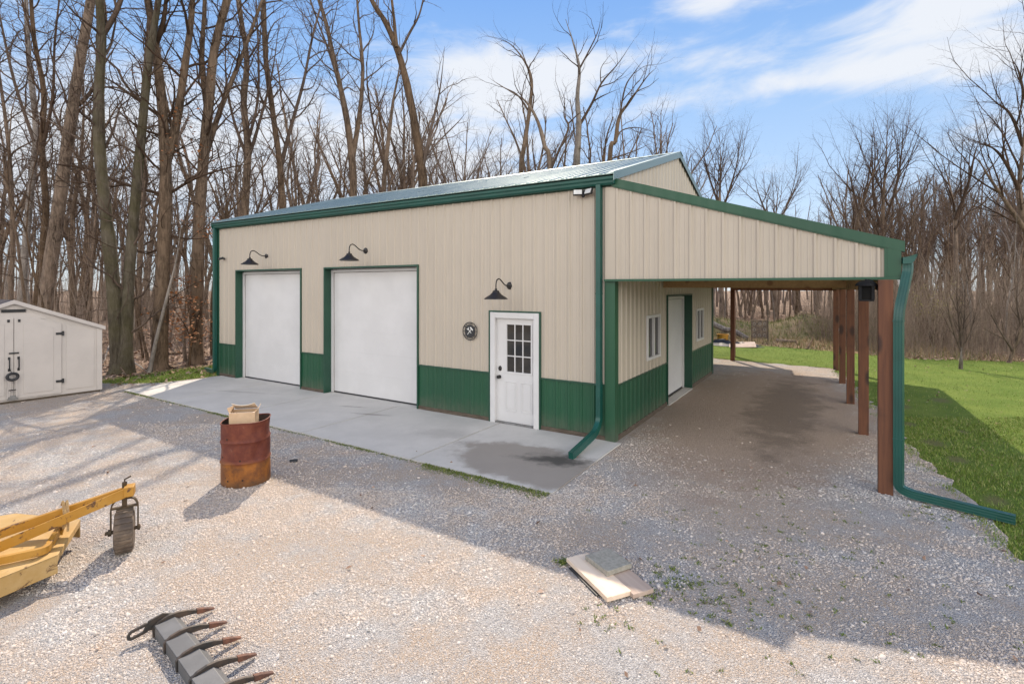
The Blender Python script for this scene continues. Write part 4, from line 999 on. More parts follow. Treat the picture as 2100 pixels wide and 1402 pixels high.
hero('tall upright bare tree with tight vertical limbs above the carport eave', 33.0, [
    (.24, .05, [(1812, 655), (1810, 500), (1812, 400), (1818, 310), (1820, 232)]), (.13, .04, [(1811, 470), (1838, 380), (1850, 300), (1852, 235)]), (.12, .04, [(1811, 480), (1790, 400), (1795, 320), (1790, 260)])], 'bark', UP, 45, low=.45)
hero('crooked bare tree leaning right above the low end of the carport roof', 31.0, [(.22, .06, [(1745, 655), (1752, 500), (1768, 420), (1796, 345), (1826, 280)]), (.09, .03, [(1762, 440), (1745, 370), (1730, 310)])], 'bark', UP, 47, low=.5)
hero('forked dark bare tree standing over the lawn wood edge, left of the photo edge trees', 29.0, [
    (.22, .06, [(1962, 660), (1960, 520), (1958, 440), (1945, 370), (1925, 310)]), (.13, .05, [(1959, 450), (1985, 380), (1998, 320), (2010, 280)]), (.09, .04, [(1958, 470), (1990, 430), (2030, 390)])], 'bark', UP, 49, low=.45)
hero('big spreading bare tree at the right edge of the photo', 22.0, [
    (.30, .12, [(2125, 690), (2118, 560), (2105, 470), (2090, 400), (2098, 300), (2110, 180)]), (.14, .03, [(2108, 480), (2060, 410), (2020, 350), (2000, 310)]), (.12, .03, [(2095, 400), (2060, 330), (2030, 300), (1990, 290)]),
    (.10, .03, [(2098, 300), (2075, 240), (2050, 215), (2015, 210)]), (.08, .03, [(2106, 220), (2090, 150), (2075, 120)])], 'bark', UP, 51, low=.4)
for i, (px, yb, Y, tp, lean, lab) in enumerate([(1905, 700, 22.0, 505, 18, 'thin pale sapling with crooked white limbs at the wood edge right of the downspout'), (1992, 705, 21.0, 470, -12, 'thin whitish sapling between the two lawn saplings, in the wood edge'), (2062, 700, 20.5, 430, 24, 'whitish slender tree at the wood edge above the leaning lawn sapling'), (1938, 700, 24.0, 480, 30, 'pale slender tree arching right at the wood edge behind the upright lawn sapling')]):
    hero(lab, Y, [(.07, .025, [(px, yb), (px+lean*.2, yb-80), (px+lean*.7, (yb+tp)/2), (px+lean, tp)]), (.035, .015, [(px+lean*.4, yb-130), (px-20, yb-190), (px-26, yb-240)])], 'barkpale', SPARSE, 53+i, low=.3)
YOUNG = [dict(NEAR[0], per_m=5.5, t0=.12, ang=24, len=1.0, r=.016, n=5, up=.03, s=4, wig=.07), dict(NEAR[1], per_m=4, len=.45, r=.008, n=4, s=3, ang=30), dict(NEAR[3], per_m=4, len=.2, r=.006)]
hero('small upright many-stemmed sapling standing on the lawn', 15.9, [
    (.085, .06, [(1970, 758), (1971, 735), (1972, 712)]), (.045, .012, [(1971, 722), (1966, 660), (1962, 600), (1965, 530)]), (.045, .012, [(1972, 718), (1978, 650), (1980, 590), (1990, 520)]),
    (.03, .01, [(1971, 720), (1955, 680), (1944, 630), (1938, 580)]), (.03, .01, [(1973, 715), (1990, 680), (2004, 630), (2015, 575)]), (.03, .01, [(1972, 712), (1972, 640), (1975, 560)])], 'barkpale', YOUNG, 61, group='saplings on the lawn', low=.9, dz=.15)
hero('small sapling leaning right on the lawn edge', 17.2, [
    (.085, .05, [(2068, 743), (2080, 715), (2094, 675), (2106, 620), (2112, 540)]), (.05, .015, [(2078, 720), (2058, 690), (2035, 650), (2020, 610)]), (.04, .012, [(2094, 675), (2085, 620), (2088, 560), (2080, 500)])], 'bark', YOUNG, 63, group='saplings on the lawn', low=.2, dz=.15)
hero('young oak still holding clumps of orange leaves beside the barn corner', 16.4, [
    (.06, .02, [(388, 742), (392, 680), (384, 620), (372, 560)]), (.035, .012, [(391, 700), (410, 650), (425, 600)]), (.03, .012, [(391, 690), (375, 660), (360, 640)])], 'bark', SPARSE, 65, low=.2,
    leaves_at=[(378, 578, .22, 90), (366, 612, .2, 60), (352, 655, .35, 130), (385, 650, .35, 130), (370, 690, .4, 140), (420, 690, .3, 60), (395, 620, .2, 40), (432, 480, .25, 40)])

# --- trees of the wood, copies of a few kinds
def kind_tree(seed, H, r0, fork, P, bk='bark', tw='twig', lean=.05, nf=2):
    r = random.Random(seed); trunk, crown = [], []
    q = polyline(r, (0, 0, 0), (r.uniform(-lean, lean), r.uniform(-lean, lean), 1), H*fork, 8, .045, .02)
    rad = [r0*(1-.4*i/8)*(1.5 if i == 0 else 1) for i in range(9)]; trunk.append((q, rad, 8))
    d0 = Vector(q[-1])-Vector(q[-2]); d0.normalize(); a = r.uniform(0, 6.28)
    for k in range(nf):
        a += 6.28/nf+r.uniform(-.4, .4); tilt = R(r.uniform(10, 27))
        v = (d0+Vector((math.cos(a), math.sin(a), 0))*math.tan(tilt)).normalized()
        b = polyline(r, q[-1], tuple(v), H*(1-fork)*r.uniform(.85, 1.05), 9, .085, .05)
        rb = [r0*.58*(1-.78*i/9) for i in range(10)]; trunk.append((b, rb, 6))
        sprout(r, crown, b, rb, 0, [dict(P[0], t0=.08)]+P[1:])
    sprout(r, crown, q, rad, 0, [dict(P[0], t0=.45, per_m=P[0]['per_m']*.5)]+P[1:])
    T = mesh_np('trunk', *tubes(trunk), MT[bk], True); Cr = mesh_np('crown', *tubes(crown), MT[tw], True)
    return T, Cr
MID = [dict(NEAR[0], per_m=1.9, ang=42, len=2.7, r=.038, n=6, s=4), dict(NEAR[1], per_m=2.6, len=1.2, r=.016, n=4, s=3), dict(NEAR[2], per_m=4.2, len=.6, r=.0095, n=2), ]
KINDS = [kind_tree(100+i, 14, r0, fk, MID, bk, tw, nf=nf) for i, (r0, fk, bk, tw, nf) in enumerate([
    (.19, .42, 'bark', 'twig', 2), (.15, .5, 'bark', 'twigred', 2), (.22, .36, 'bark', 'twig', 3), (.12, .55, 'bark', 'twigred', 2), (.17, .3, 'bark', 'twig', 3), (.10, .5, 'barkpale', 'twigred', 2), (.20, .5, 'bark', 'twig', 3)])]
placed = []
def wood_tree(x, y, h, label, group, r):
    T, Cr = KINDS[r.randrange(len(KINDS))]; s = h/14
    root = tag(empty('tree', (x, y, -.05), r.uniform(0, 6.28)), label, 'tree', group); root.scale = (s*r.uniform(.9, 1.15),)*2+(s,)
    t = bpy.data.objects.new('trunk', T); COL.objects.link(t); t.parent = root
    c = bpy.data.objects.new('crown', Cr); COL.objects.link(c); c.parent = root
    placed.append((x, y))
def free(x, y, d): return all((x-a)**2+(y-b)**2 > d*d for a, b in placed)
r = random.Random(77)
def fill(n, pick, label, group, d):
    k = t = 0
    while k < n and t < n*60:
        t += 1; q = pick()
        if q and free(q[0], q[1], d): wood_tree(*q, label, group, r); k += 1
def lft():
    Y = r.uniform(25, 58); px = r.uniform(-60, 640); X_ = (px-CX)/FPX*Y
    return X_, Y, r.uniform(9, 17)*(1 if px < 480 else .85)
fill(60, lft, 'bare grey tree standing back in the wood to the left of the barn', 'bare trees in the wood left of the barn', 1.7)
SAP = [dict(NEAR[0], per_m=2.6, ang=48, len=1.5, r=.017, n=6, s=4, t0=.2), dict(NEAR[1], per_m=3.0, len=.8, r=.009, n=4, s=3), dict(NEAR[2], per_m=4, len=.35, r=.006, n=2)]
K0 = KINDS; KINDS = [kind_tree(200+i, 14, .075, .55, SAP, 'bark', 'twig', .15) for i in range(4)]
def sap():
    Y = r.uniform(17.5, 27); px = r.uniform(-20, 450); X_ = (px-CX)/FPX*Y
    if X_ > -9.2 and Y < 20: return None
    return X_, Y, r.uniform(6, 11)
fill(30, sap, 'slim bare sapling among the big trunks left of the barn', 'saplings among the trunks left of the barn', .8)
KINDS = K0
def mid():
    Y = r.uniform(30, 56); px = r.uniform(620, 1420); X_ = (px-CX)/FPX*Y
    top = r.uniform(210, 330) if px > 880 else r.uniform(130, 300)
    return X_, Y, CAM_H+(HY-top)/FPX*Y
fill(52, mid, 'bare tree rising behind the barn roof, part of the tree line there', 'bare trees behind the barn roof', 2.0)
def rgt():
    Y = r.uniform(25, 60); px = r.uniform(1400, 2150); X_ = (px-CX)/FPX*Y
    if px < 1760 and Y < 34: return None
    top = r.uniform(430, 500) if px < 1720 else r.uniform(330, 460)
    return X_, Y, max(5, CAM_H+(HY-top)/FPX*Y)
fill(160, rgt, 'bare tree in the wood beyond the lawn, seen past or under the carport', 'bare trees in the wood beyond the lawn', 1.5)

# --- the far wood, one mass
def far_wood():
    r = random.Random(5); g = np.random.default_rng(6)
    LOW = [dict(NEAR[0], per_m=1.1, ang=38, len=3.0, r=.05, n=4, s=3), dict(NEAR[1], per_m=1.8, len=1.3, r=.026, n=3, s=3), dict(NEAR[2], per_m=1.6, len=.7, r=.017, n=2)]
    lib = []
    for i in range(5):
        br = []; q = polyline(r, (0, 0, 0), (0, 0, 1), 13, 8, .05, .02); rad = [.17*(1-.85*k/8) for k in range(9)]; br.append((q, rad, 5))
        sprout(r, br, q, rad, 0, [dict(LOW[0], t0=.3)]+LOW[1:]); lib.append(tubes(br))
    VV, FF, b = [], [], 0
    for k in range(430):
        Y = r.uniform(56, 105); px = r.uniform(-250, 2350); X_ = (px-CX)/FPX*Y
        V, F = lib[k % 5]; s = r.uniform(.75, 1.12)*(.8 if px < 700 else 1); a = r.uniform(0, 6.28); c, d = math.cos(a)*s, math.sin(a)*s
        W_ = np.stack([V[:, 0]*c-V[:, 1]*d+X_, V[:, 0]*d+V[:, 1]*c+Y, V[:, 2]*s-.05], 1); VV.append(W_); FF.append(F+b); b += len(V)
    return np.concatenate(VV), np.concatenate(FF)
tag(link('woods', mesh_np('woods', *far_wood(), MT['twigred'])), 'far off bare woods closing the view behind everything', 'woods', kind='stuff')

# --- brush at the wood edges
def brush(P, h0, h1, seed, rad=.009, twigs=3):
    g = np.random.default_rng(seed); n = len(P); h = h0+(h1-h0)*g.random(n)**1.6; k = 5
    lean = g.normal(0, .16, (n, 2)); t = np.linspace(0, 1, k)
    S = np.zeros((n, k, 3)); S[:, :, 0] = P[:, 0:1]+lean[:, 0:1]*h[:, None]*t**1.5; S[:, :, 1] = P[:, 1:2]+lean[:, 1:2]*h[:, None]*t**1.5
    S[:, :, 2] = -.05+h[:, None]*t; S[:, 1:, :2] += np.cumsum(g.normal(0, .03, (n, k-1, 2)), 1)*h[:, None, None]*.6
    Rr = (rad*(.6+.4*h/h1))[:, None]*(1-.75*t)[None]
    br = [(S[i], Rr[i], 3) for i in range(n)]
    for j in range(twigs):
        f = g.uniform(.3, .95, n); i0 = np.minimum((f*(k-1)).astype(int), k-2); u = f*(k-1)-i0
        p = S[np.arange(n), i0]*(1-u)[:, None]+S[np.arange(n), i0+1]*u[:, None]
        d = np.stack([g.normal(0, 1, n), g.normal(0, 1, n), g.uniform(.2, 1.3, n)], 1); d /= np.linalg.norm(d, axis=1, keepdims=True)
        l = g.uniform(.15, .4, n)*np.minimum(h, 2.4)
        Q = np.stack([p, p+d*(l*.5)[:, None]+g.normal(0, .02, (n, 3)), p+d*l[:, None]+np.array([0, 0, .05])], 1)
        rr = Rr[np.arange(n), i0]*.6; br += [(Q[i], (rr[i], rr[i]*.7, rr[i]*.35), 3) for i in range(n)]
    return tubes(br)
E1 = [(13.2, 19.2), (14.2, 18.3), (17.4, 17.3), (26, 16.4), (30, 22), (20, 28), (14.5, 26)]
tag(link('undergrowth', mesh_np('undergrowth', *brush(scatter(E1, 7500, 71), .35, 4.2, 72, .009, 4), MT['brush'])), 'dense reddish brown brush along the wood edge right of the lawn', 'brush', kind='stuff')
E2 = [(-30, 20), (-12, 15.3), (-9.2, 17.2), (-9.8, 22), (-22, 50), (-62, 52)]
tag(link('undergrowth', mesh_np('undergrowth', *brush(scatter(E2, 9000, 73), .4, 5.0, 74, .009, 4), MT['brush'])), 'thin scrub and saplings under the trees left of the barn', 'brush', kind='stuff')
E3 = [(7, 31), (21, 26), (34, 34), (22, 52), (10, 48)]
tag(link('undergrowth', mesh_np('undergrowth', *brush(scatter(E3, 1500, 75), .5, 3.2, 76, .011), MT['brush'])), 'scrub under the trees beyond the weedy bank', 'brush', kind='stuff')
E4 = [(-9, 20), (-4, 26), (8, 28), (16, 40), (-16, 46), (-18, 30)]
tag(link('undergrowth', mesh_np('undergrowth', *brush(scatter(E4, 900, 79), 2, 6.0, 80, .014), MT['brush'])), 'tall thin scrub behind the barn', 'brush', kind='stuff')

# ------------------------------------------------------------------ storage shed
SA = math.atan2(.811, .585)                                            # its front runs along +x of its own axes, from the hidden left end to the right corner
FC = Vector((-9.95, 12.44, 0)); SWD = 3.10
shed = tag(empty('storage_shed', FC, SA), 'beige resin storage shed with double doors and black hinges', 'shed')
# local: x = 0 at the right corner, negative to the left, y = 0 the front, +y to the back
PKX, PKZ, EVZ, SDP = -SWD/2, 2.21, 1.57, 2.2
sz = lambda x: PKZ-(PKZ-EVZ)*abs(x-PKX)/(SWD/2)
m = MB(); fp = [(-SWD, .06), (0, .06), (0, EVZ), (PKX, PKZ), (-SWD, EVZ)]
m.prism(fp, lambda p, t: (p[0], t, p[1]), 0, SDP); m.build('wall', MT['shed'], shed)
m = MB()
for x0, x1 in ((-SWD-.06, PKX), (PKX, .06)):
    m.hexa([(x0, -.05, sz(x0)+.006), (x1, -.05, sz(x1)+.006), (x1, SDP+.05, sz(x1)+.006), (x0, SDP+.05, sz(x0)+.006)], [(x0, -.05, sz(x0)+.04), (x1, -.05, sz(x1)+.04), (x1, SDP+.05, sz(x1)+.04), (x0, SDP+.05, sz(x0)+.04)])
m.build('roof', MT['shedroof'], shed)
def shed_bar(m, x0, z0, x1, z1, w, y0, y1):     # bar along the front between two points, w its height
    m.hexa([(x0, y0, z0-w), (x1, y0, z1-w), (x1, y1, z1-w), (x0, y1, z0-w)], [(x0, y0, z0), (x1, y0, z1), (x1, y1, z1), (x0, y1, z0)])
for a, b in ((PKX, .065), (PKX, -SWD-.065)):
    m = MB(); x0, x1 = min(a, b), max(a, b); shed_bar(m, x0, sz(x0)+.045, x1, sz(x1)+.045, .085, -.07, -.051); m.build('roof_trim', MT['shed'], shed)
m = MB(); m.box(-.09, .012, -.025, -.002, .06, EVZ-.03); m.build('corner_trim', MT['shed'], shed, bevel=.006)
m = MB(); m.prism([(-.66, .16), (-.14, .16), (-.14, sz(-.14)-.16), (-.66, sz(-.66)-.16)], lambda p, t: (p[0], t, p[1]), -.012, -.001); m.build('wall_panel', MT['shed'], shed, bevel=.004)
m = MB(); m.prism([(PKX-.62, sz(PKX-.62)-.13), (PKX+.62, sz(PKX+.62)-.13), (PKX, PKZ-.13)], lambda p, t: (p[0], t, p[1]), -.010, -.001); m.build('gable_panel', MT['shed'], shed, bevel=.004)
m = MB(); m.box(PKX-.19, PKX+.19, -.022, -.0105, 2.005-.02, 2.05)
for k in range(4): m.box(PKX-.20, PKX+.20, -.03, -.0225, 1.985+k*.018, 1.993+k*.018)
m.build('vent', MT['black'], shed)
for sg in (1, -1):
    X_ = lambda d: PKX+sg*d
    def P2(pts, y0, y1, mb): mb.prism(pts if sg > 0 else pts[::-1], lambda p, t: (X_(p[0]), t, p[1]), y0, y1)
    m = MB(); P2([(.006, .10), (.80, .10), (.80, 1.69), (.40, 1.84), (.006, 1.86)], -.03, -.0125, m)
    d = m.build('door', MT['shed'], shed, bevel=.004)
    m = MB(); P2([(.15, .19), (.66, .19), (.66, 1.60), (.37, 1.72), (.15, 1.73)], -.038, -.0301, m); m.build('door_panel', MT['shed'], d, bevel=.005)
    for z in (.38, 1.47):
        m = MB(); m.box(X_(.70), X_(.80), -.047, -.031, z-.025, z+.025); m.box(X_(.815), X_(.845), -.04, -.013, z-.05, z+.05); m.tube([(X_(.808), -.045, z-.04), (X_(.808), -.045, z+.04)], .011, 8, (1, 0, 0)); m.build('hinge', MT['black'], d)
    m = MB(); m.tube(arcpath([(X_(.075), -.032, .99), (X_(.075), -.07, .97), (X_(.075), -.078, .86), (X_(.075), -.07, .76), (X_(.075), -.032, .74)], .03), .012, 8, (1, 0, 0))
    for z in (.99, .74): m.box(X_(.055), X_(.095), -.036, -.0305, z-.03, z+.03)
    m.build('handle', MT['black'], d, True)
    m = MB(); m.box(X_(.065), X_(.105), -.042, -.031, 1.77, 1.83); m.build('latch', MT['black'], d)
m = MB(); m.box(PKX-.08, PKX+.08, -.05, -.031, 1.085, 1.115); m.tube([(PKX-.05, -.056, 1.10), (PKX+.05, -.056, 1.10)], .008, 8); m.build('bolt', MT['black'], shed)
m = MB(); m.prism([(-.09, .09), (.09, .09), (.05, .18), (-.05, .18)], lambda p, t: (PKX-.02+p[0], t, p[1]), -.06, -.039); m.build('door_stop', MT['steel'], shed)
m = MB(); m.box(-SWD+.02, -.02, .02, SDP-.02, -.04, .055); m.build('floor_base', MT['skirt'], shed)
t = tag(empty('hanging_ring', (0, 0, 0)), 'black rubber ring with two pale straps hanging from the shed door handles', 'ring')
SM = Matrix.Translation(FC) @ Matrix.Rotation(SA, 4, 'Z'); t.location = SM @ Vector((PKX-.035, -.10, .60)); t.rotation_euler = (0, 0, SA)
m = MB(); n = 28; m.tube([(.085*math.cos(2*math.pi*i/n), -.01, .07*math.sin(2*math.pi*i/n)) for i in range(n+1)], .028, 10, (0, 1, 0), cap=False); m.build('ring', MT['black'], t, True)
for x0, x1, z1 in ((-.06, -.08, -.46), (-.035, -.05, -.43), (.06, .07, -.45)):
    m = MB(); m.sweep([(x0, .0, -.06), ((x0+x1)/2+.004, .01, -.25), (x1, .012, z1)], [(-.010, -.003), (.010, -.003), (.010, .003), (-.010, .003)], (0, 1, 0)); m.build('strap', MT['shed'], t)
m = MB(); m.box(-.06, .06, .0, .02, -.30, -.28); m.build('clip', MT['dark'], t)
m = MB(); m.tube([(-.0, .02, .05), (-.03, .03, .16)], .006, 6, (1, 0, 0)); m.build('cord', MT['black'], t)

# ------------------------------------------------------------------ burn barrel and the box in it
def barrel():
    c = Vector((-3.48, 6.72, .01)); r = random.Random(12); H = .80
    root = tag(empty('barrel', c), 'rusty open steel drum with dark red top and orange bottom', 'barrel')
    prof = []
    for i in range(41):
        z = H*i/40; rr = .287
        for zc, a in ((.30, .011), (.56, .011)): rr += a*math.exp(-((z-zc)/.014)**2)
        if i == 0: rr = .283
        prof.append((rr, z))
    S = 64; vs, fs = [], []
    dents = [(r.uniform(0, 6.28), r.uniform(.1, .75), r.uniform(.08, .2), r.uniform(.004, .014)) for _ in range(16)]+[(5.7, .70, .10, .03), (5.75, .47, .09, .028), (5.6, .36, .08, .02), (3.75, .44, .07, .016)]
    for inner in (0, 1):
        for rr, z in prof:
            for j in range(S):
                a = 2*math.pi*j/S; d = 0
                for da, dz, dw, dd in dents:
                    q = (a-da+math.pi) % (2*math.pi)-math.pi
                    d += dd*math.exp(-((q*.29)**2+(z-dz)**2)/dw**2*1.4)
                R_ = (rr-d)*(1+.018*math.sin(2*a+1))-(.006 if inner else 0); vs.append((R_*math.cos(a), R_*math.sin(a), z+(z/H)*(.010*math.sin(3*a)+.014*math.cos(a-.3))))
    n = len(prof)
    out = [(i*S+j, i*S+(j+1) % S, (i+1)*S+(j+1) % S, (i+1)*S+j) for i in range(n-1) for j in range(S)]
    o = n*S; rim = [((n-1)*S+j, (n-1)*S+(j+1) % S, o+(n-1)*S+(j+1) % S, o+(n-1)*S+j) for j in range(S)]
    m = MB(); m.add(vs, out+rim); m.build('drum_wall', MT['rust'], root, True)
    m = MB(); m.add(vs[o:], [q[::-1] for q in out]); m.build('drum_lining', MT['soot'], root, True)
    m = MB(); m.tube([(v[0], v[1], v[2]) for v in vs[(n-1)*S:n*S]]+[vs[(n-1)*S]], .008, 8, (0, 0, 1), cap=False); m.build('rim', MT['rust'], root, True)
    m = MB(); m.lathe([(0, .36), (.27, .34)], 24); m.build('ash', MT['soot'], root)
    for a, z in ((4.95, .345), (4.05, .375), (5.05, .10), (4.4, .09), (4.35, .61)):
        m = MB(); p = Vector((.289*math.cos(a), .289*math.sin(a), z)); m.lathe([(0, .004), (.010, .003), (.012, 0)], 10, Matrix.Translation(p*1.0) @ Vector((math.cos(a), math.sin(a), 0)).to_track_quat('Z', 'Y').to_matrix().to_4x4()); m.build('bullet_hole', MT['soot'], root)
    b = tag(empty('cardboard_box', c+Vector((-.015, -.02, .45)), R(12)), 'brown cardboard box with torn flaps stuffed in the rusty drum', 'box')
    m = MB(); m.box(-.155, .155, -.09, -.084, 0, .46); m.box(-.155, .155, .084, .09, 0, .47); m.box(-.155, -.149, -.0838, .0838, 0, .46); m.box(.149, .155, -.0838, .0838, 0, .47); m.build('box_side', MT['cardboard'], b)
    k = 7
    def flap(name, x0, x1, y0, z0, dy, dz, cur):
        m = MB(); vs = []
        for i in range(k+1):
            u = i/k; x = x0+(x1-x0)*u; e = cur*(4*(u-.5)**2)
            for (v, th) in ((0, 0), (1, 0), (1, .006), (0, .006)): vs.append((x, y0+dy*v+th*.4, z0+dz*v+e*v+th))
        fs = []
        for i in range(k):
            p, q = i*4, i*4+4; fs += [(p, q, q+1, p+1), (p+1, q+1, q+2, p+2), (p+2, q+2, q+3, p+3), (p+3, q+3, q, p)]
        m.add(vs, fs+[(0, 1, 2, 3), (k*4+3, k*4+2, k*4+1, k*4)]); m.build(name, MT['flap'], b)
    flap('flap', -.13, .14, .10, .475, -.17, .07, .03); flap('flap', -.155, .155, -.087, .455, .02, -.0, 0)
    m = MB(); m.hexa([(-.155, -.08, .455), (-.15, -.08, .455), (-.15, .08, .462), (-.155, .08, .462)], [(-.185, -.07, .52), (-.18, -.07, .52), (-.13, .07, .53), (-.135, .07, .53)]); m.build('flap', MT['cardboard'], b)
    m = MB(); m.hexa([(.15, -.08, .46), (.155, -.08, .46), (.155, .08, .47), (.15, .08, .47)], [(.19, -.075, .51), (.196, -.075, .51), (.19, .06, .54), (.184, .06, .54)]); m.build('flap', MT['cardboard'], b)
barrel()

# ------------------------------------------------------------------ rotary mower
mo = Vector((-4.03, 4.68, 0)); ma = math.atan2(-.48, -.87)             # local +x points away from the tail wheel
mow = tag(empty('rotary_mower', mo, ma), 'faded yellow tractor mower deck with an A-frame and a tail wheel', 'mower')
DT, DBZ = .275, .085
oct_ = [(0, .38), (0, -.38), (.60, -.86), (2.1, -.86), (2.1, .86), (.60, .86)]
m = MB(); m.prism(oct_, lambda p, t: (p[0], p[1], t), DT-.008, DT); m.build('deck', MT['yellowdeck'], mow, bevel=.003)
def skirt(i, j, zb0, zb1):
    a, b = Vector(oct_[i]), Vector(oct_[j]); d = (b-a).normalized(); nrm = Vector((-d.y, d.x))*-.001
    m = MB(); q = [(a.x, a.y), (b.x, b.y)]; o2 = Vector((d.y, -d.x))*.012
    c = ((oct_[0][0]+1.0, 0)); s_ = -1 if (Vector(c)-a).dot(o2) > 0 else 1
    o2 = o2*-s_ if False else (o2 if (Vector(c)-a).dot(o2) > 0 else -o2)
    P = [a, b, b+o2, a+o2]
    m.hexa([(P[0].x, P[0].y, zb0), (P[1].x, P[1].y, zb1), (P[2].x, P[2].y, zb1), (P[3].x, P[3].y, zb0)][::-1], [(p.x, p.y, DT-.009) for p in P][::-1])
    m.build('skirt', MT['yellowdeck'], mow)
skirt(1, 2, .10, .085); skirt(2, 3, .085, .085); skirt(5, 0, .12, .12); skirt(4, 5, .085, .085)
skirt(0, 1, .215, .215)
def bar3(name, pts, prof, mat, ref=(0, 0, 1)):
    m = MB(); m.sweep(pts, prof, ref); return m.build(name, mat, mow, bevel=.002)
ANG = [(-.026, -.045), (.026, -.045), (.026, -.038), (-.018, -.038), (-.018, .045), (-.026, .045)]
TIP = Vector((-.43, .03, .60))
def wl2(x, y, z): # world -> mower axes
    d = Vector((x, y, z))-mo; c, s = math.cos(ma), math.sin(ma); return Vector((d.x*c+d.y*s, -d.x*s+d.y*c, z))
tipw = wl2(-3.675, 4.95, .585)
farend = wl2(-4.62, 4.53, .33); farend2 = farend+(farend-tipw)*.45
nearend = wl2(-4.38, 4.24, .33); nearend2 = nearend+(nearend-tipw)*.45
FL = [(-.007, -.043), (.007, -.043), (.007, .043), (-.007, .043)]
CH = [(-.024, -.038), (-.024, .038), (.024, .038), (.024, .031), (-.017, .031), (-.017, -.031), (.024, -.031), (.024, -.038)]
bar3('frame_arm', [tipw+Vector((0, -.03, 0)), farend, farend2], CH, MT['yellow'])
bar3('frame_arm', [tipw+Vector((0, .03, 0)), nearend, nearend2], FL, MT['yellow'])
# bent rail on the deck and the strut to the arms
rl = [wl2(-4.20, 4.80, .33), wl2(-3.93, 4.33, .32), wl2(-4.16, 4.17, .32), wl2(-4.5, 4.1, .32)]
bar3('deck_rail', arcpath(rl, .06, 4), [(-.02, -.03), (.02, -.03), (.02, .03), (-.02, .03)], MT['yellow'])
mid_ = (tipw*.5+farend*.5); foot = wl2(-4.10, 4.66, .29)
bar3('strut', [wl2(-4.14, 4.79, .50), wl2(-4.10, 4.70, .40), foot], [(-.018, -.005), (.018, -.005), (.018, .005), (-.018, .005)], MT['yellow'])
m = MB(); m.box(1.02, 1.42, -.17, .17, DT, DT+.05); m.box(1.10, 1.34, -.12, .12, DT+.05, DT+.24); m.tube([(.98, 0, DT+.15), (1.52, 0, DT+.15)], .045, 14); m.build('gearbox', MT['yellow'], mow, bevel=.01)
m = MB(); rr_ = random.Random(3)
a_, b_ = wl2(-4.17, 4.76, .50), wl2(-4.06, 4.66, .50)
for k in range(4):
    o_ = Vector((rr_.uniform(-.03, .03), rr_.uniform(-.02, .02), 0)); m.tube([a_+o_+Vector((0, 0, .015)), (a_+b_)/2+o_+Vector((0, 0, .05+.01*k)), b_+o_+Vector((0, 0, -.02)), b_+o_+Vector((.0, .02, -.11-.02*k))], .009, 6)
m.build('rope', MT['rope'], mow)
m = MB(); m.prism([(-.03, -.06), (.05, -.06), (.05, .06), (-.03, .06)], lambda p, t: (tipw.x+p[0], tipw.y+p[1], tipw.z+t), -.048, .045); m.build('pivot_block', MT['yellow'], mow, bevel=.006)
# the caster: fork, axle and wheel, standing upright
wc = wl2(-3.735, 4.95, .195); px_ = tipw.x-.0
wdir = 12.0                                             # heading of the wheel in mower axes
CM = Matrix.Translation((wc.x, wc.y, 0)) @ Matrix.Rotation(R(34)-ma, 4, 'Z')
fk = MB(); Q = [(-.105, 0, .20), (-.105, 0, .44), (-.07, 0, .505), (.07, 0, .505), (.105, 0, .44), (.105, 0, .20)]
# fork plane is across the wheel; wheel rolls along local y
fk.sweep([CM @ Vector((p[0], p[1], p[2])) for p in arcpath(Q, .05, 4)], [(-.006, -.024), (.006, -.024), (.006, .024), (-.006, .024)], tuple((CM.to_3x3() @ Vector((0, 1, 0)))))
fk.box(-.098, .098, -.02, .02, .415, .43, CM); fk.box(-.02, .02, -.012, .012, .431, .56, CM); fk.tube([CM @ Vector((0, 0, .50)), CM @ Vector((0, 0, .66))], .02, 10, (1, 0, 0))
fk.tube([CM @ Vector((0, 0, .655)), CM @ Vector((.0, .02, .68)), CM @ Vector((.05, .03, .70))], .008, 8)
fk.build('caster_fork', MT['axle'], mow)
m = MB(); m.tube([CM @ Vector((-.15, 0, .20)), CM @ Vector((.125, 0, .20))], .017, 10, (0, 0, 1)); m.tube([CM @ Vector((-.125, 0, .20)), CM @ Vector((-.10, 0, .20))], .034, 8); m.tube([CM @ Vector((.10, 0, .20)), CM @ Vector((.12, 0, .20))], .03, 8); m.build('axle', MT['axle'], mow)
WM = CM @ Matrix.Translation((0, 0, .197)) @ Matrix.Rotation(R(90), 4, 'Y')
prof = [(.085, -.06), (.13, -.074), (.162, -.078), (.182, -.070), (.192, -.045), (.195, 0), (.192, .045), (.182, .070), (.162, .078), (.13, .074), (.085, .06)]
m = MB(); m.lathe(prof, 48, WM)
for j in range(22):
    a = 2*math.pi*j/22; m.box(.178, .206, -.011, .011, -.066, .066, WM @ Matrix.Rotation(a, 4, 'Z'))
wheel = m.build('tyre', MT['tyre'], mow, True)
m = MB(); m.lathe([(.0, -.03), (.05, -.035), (.09, -.045), (.09, .045), (.05, .035), (0, .03)], 24, WM); m.build('rim', MT['axle'], mow, True)

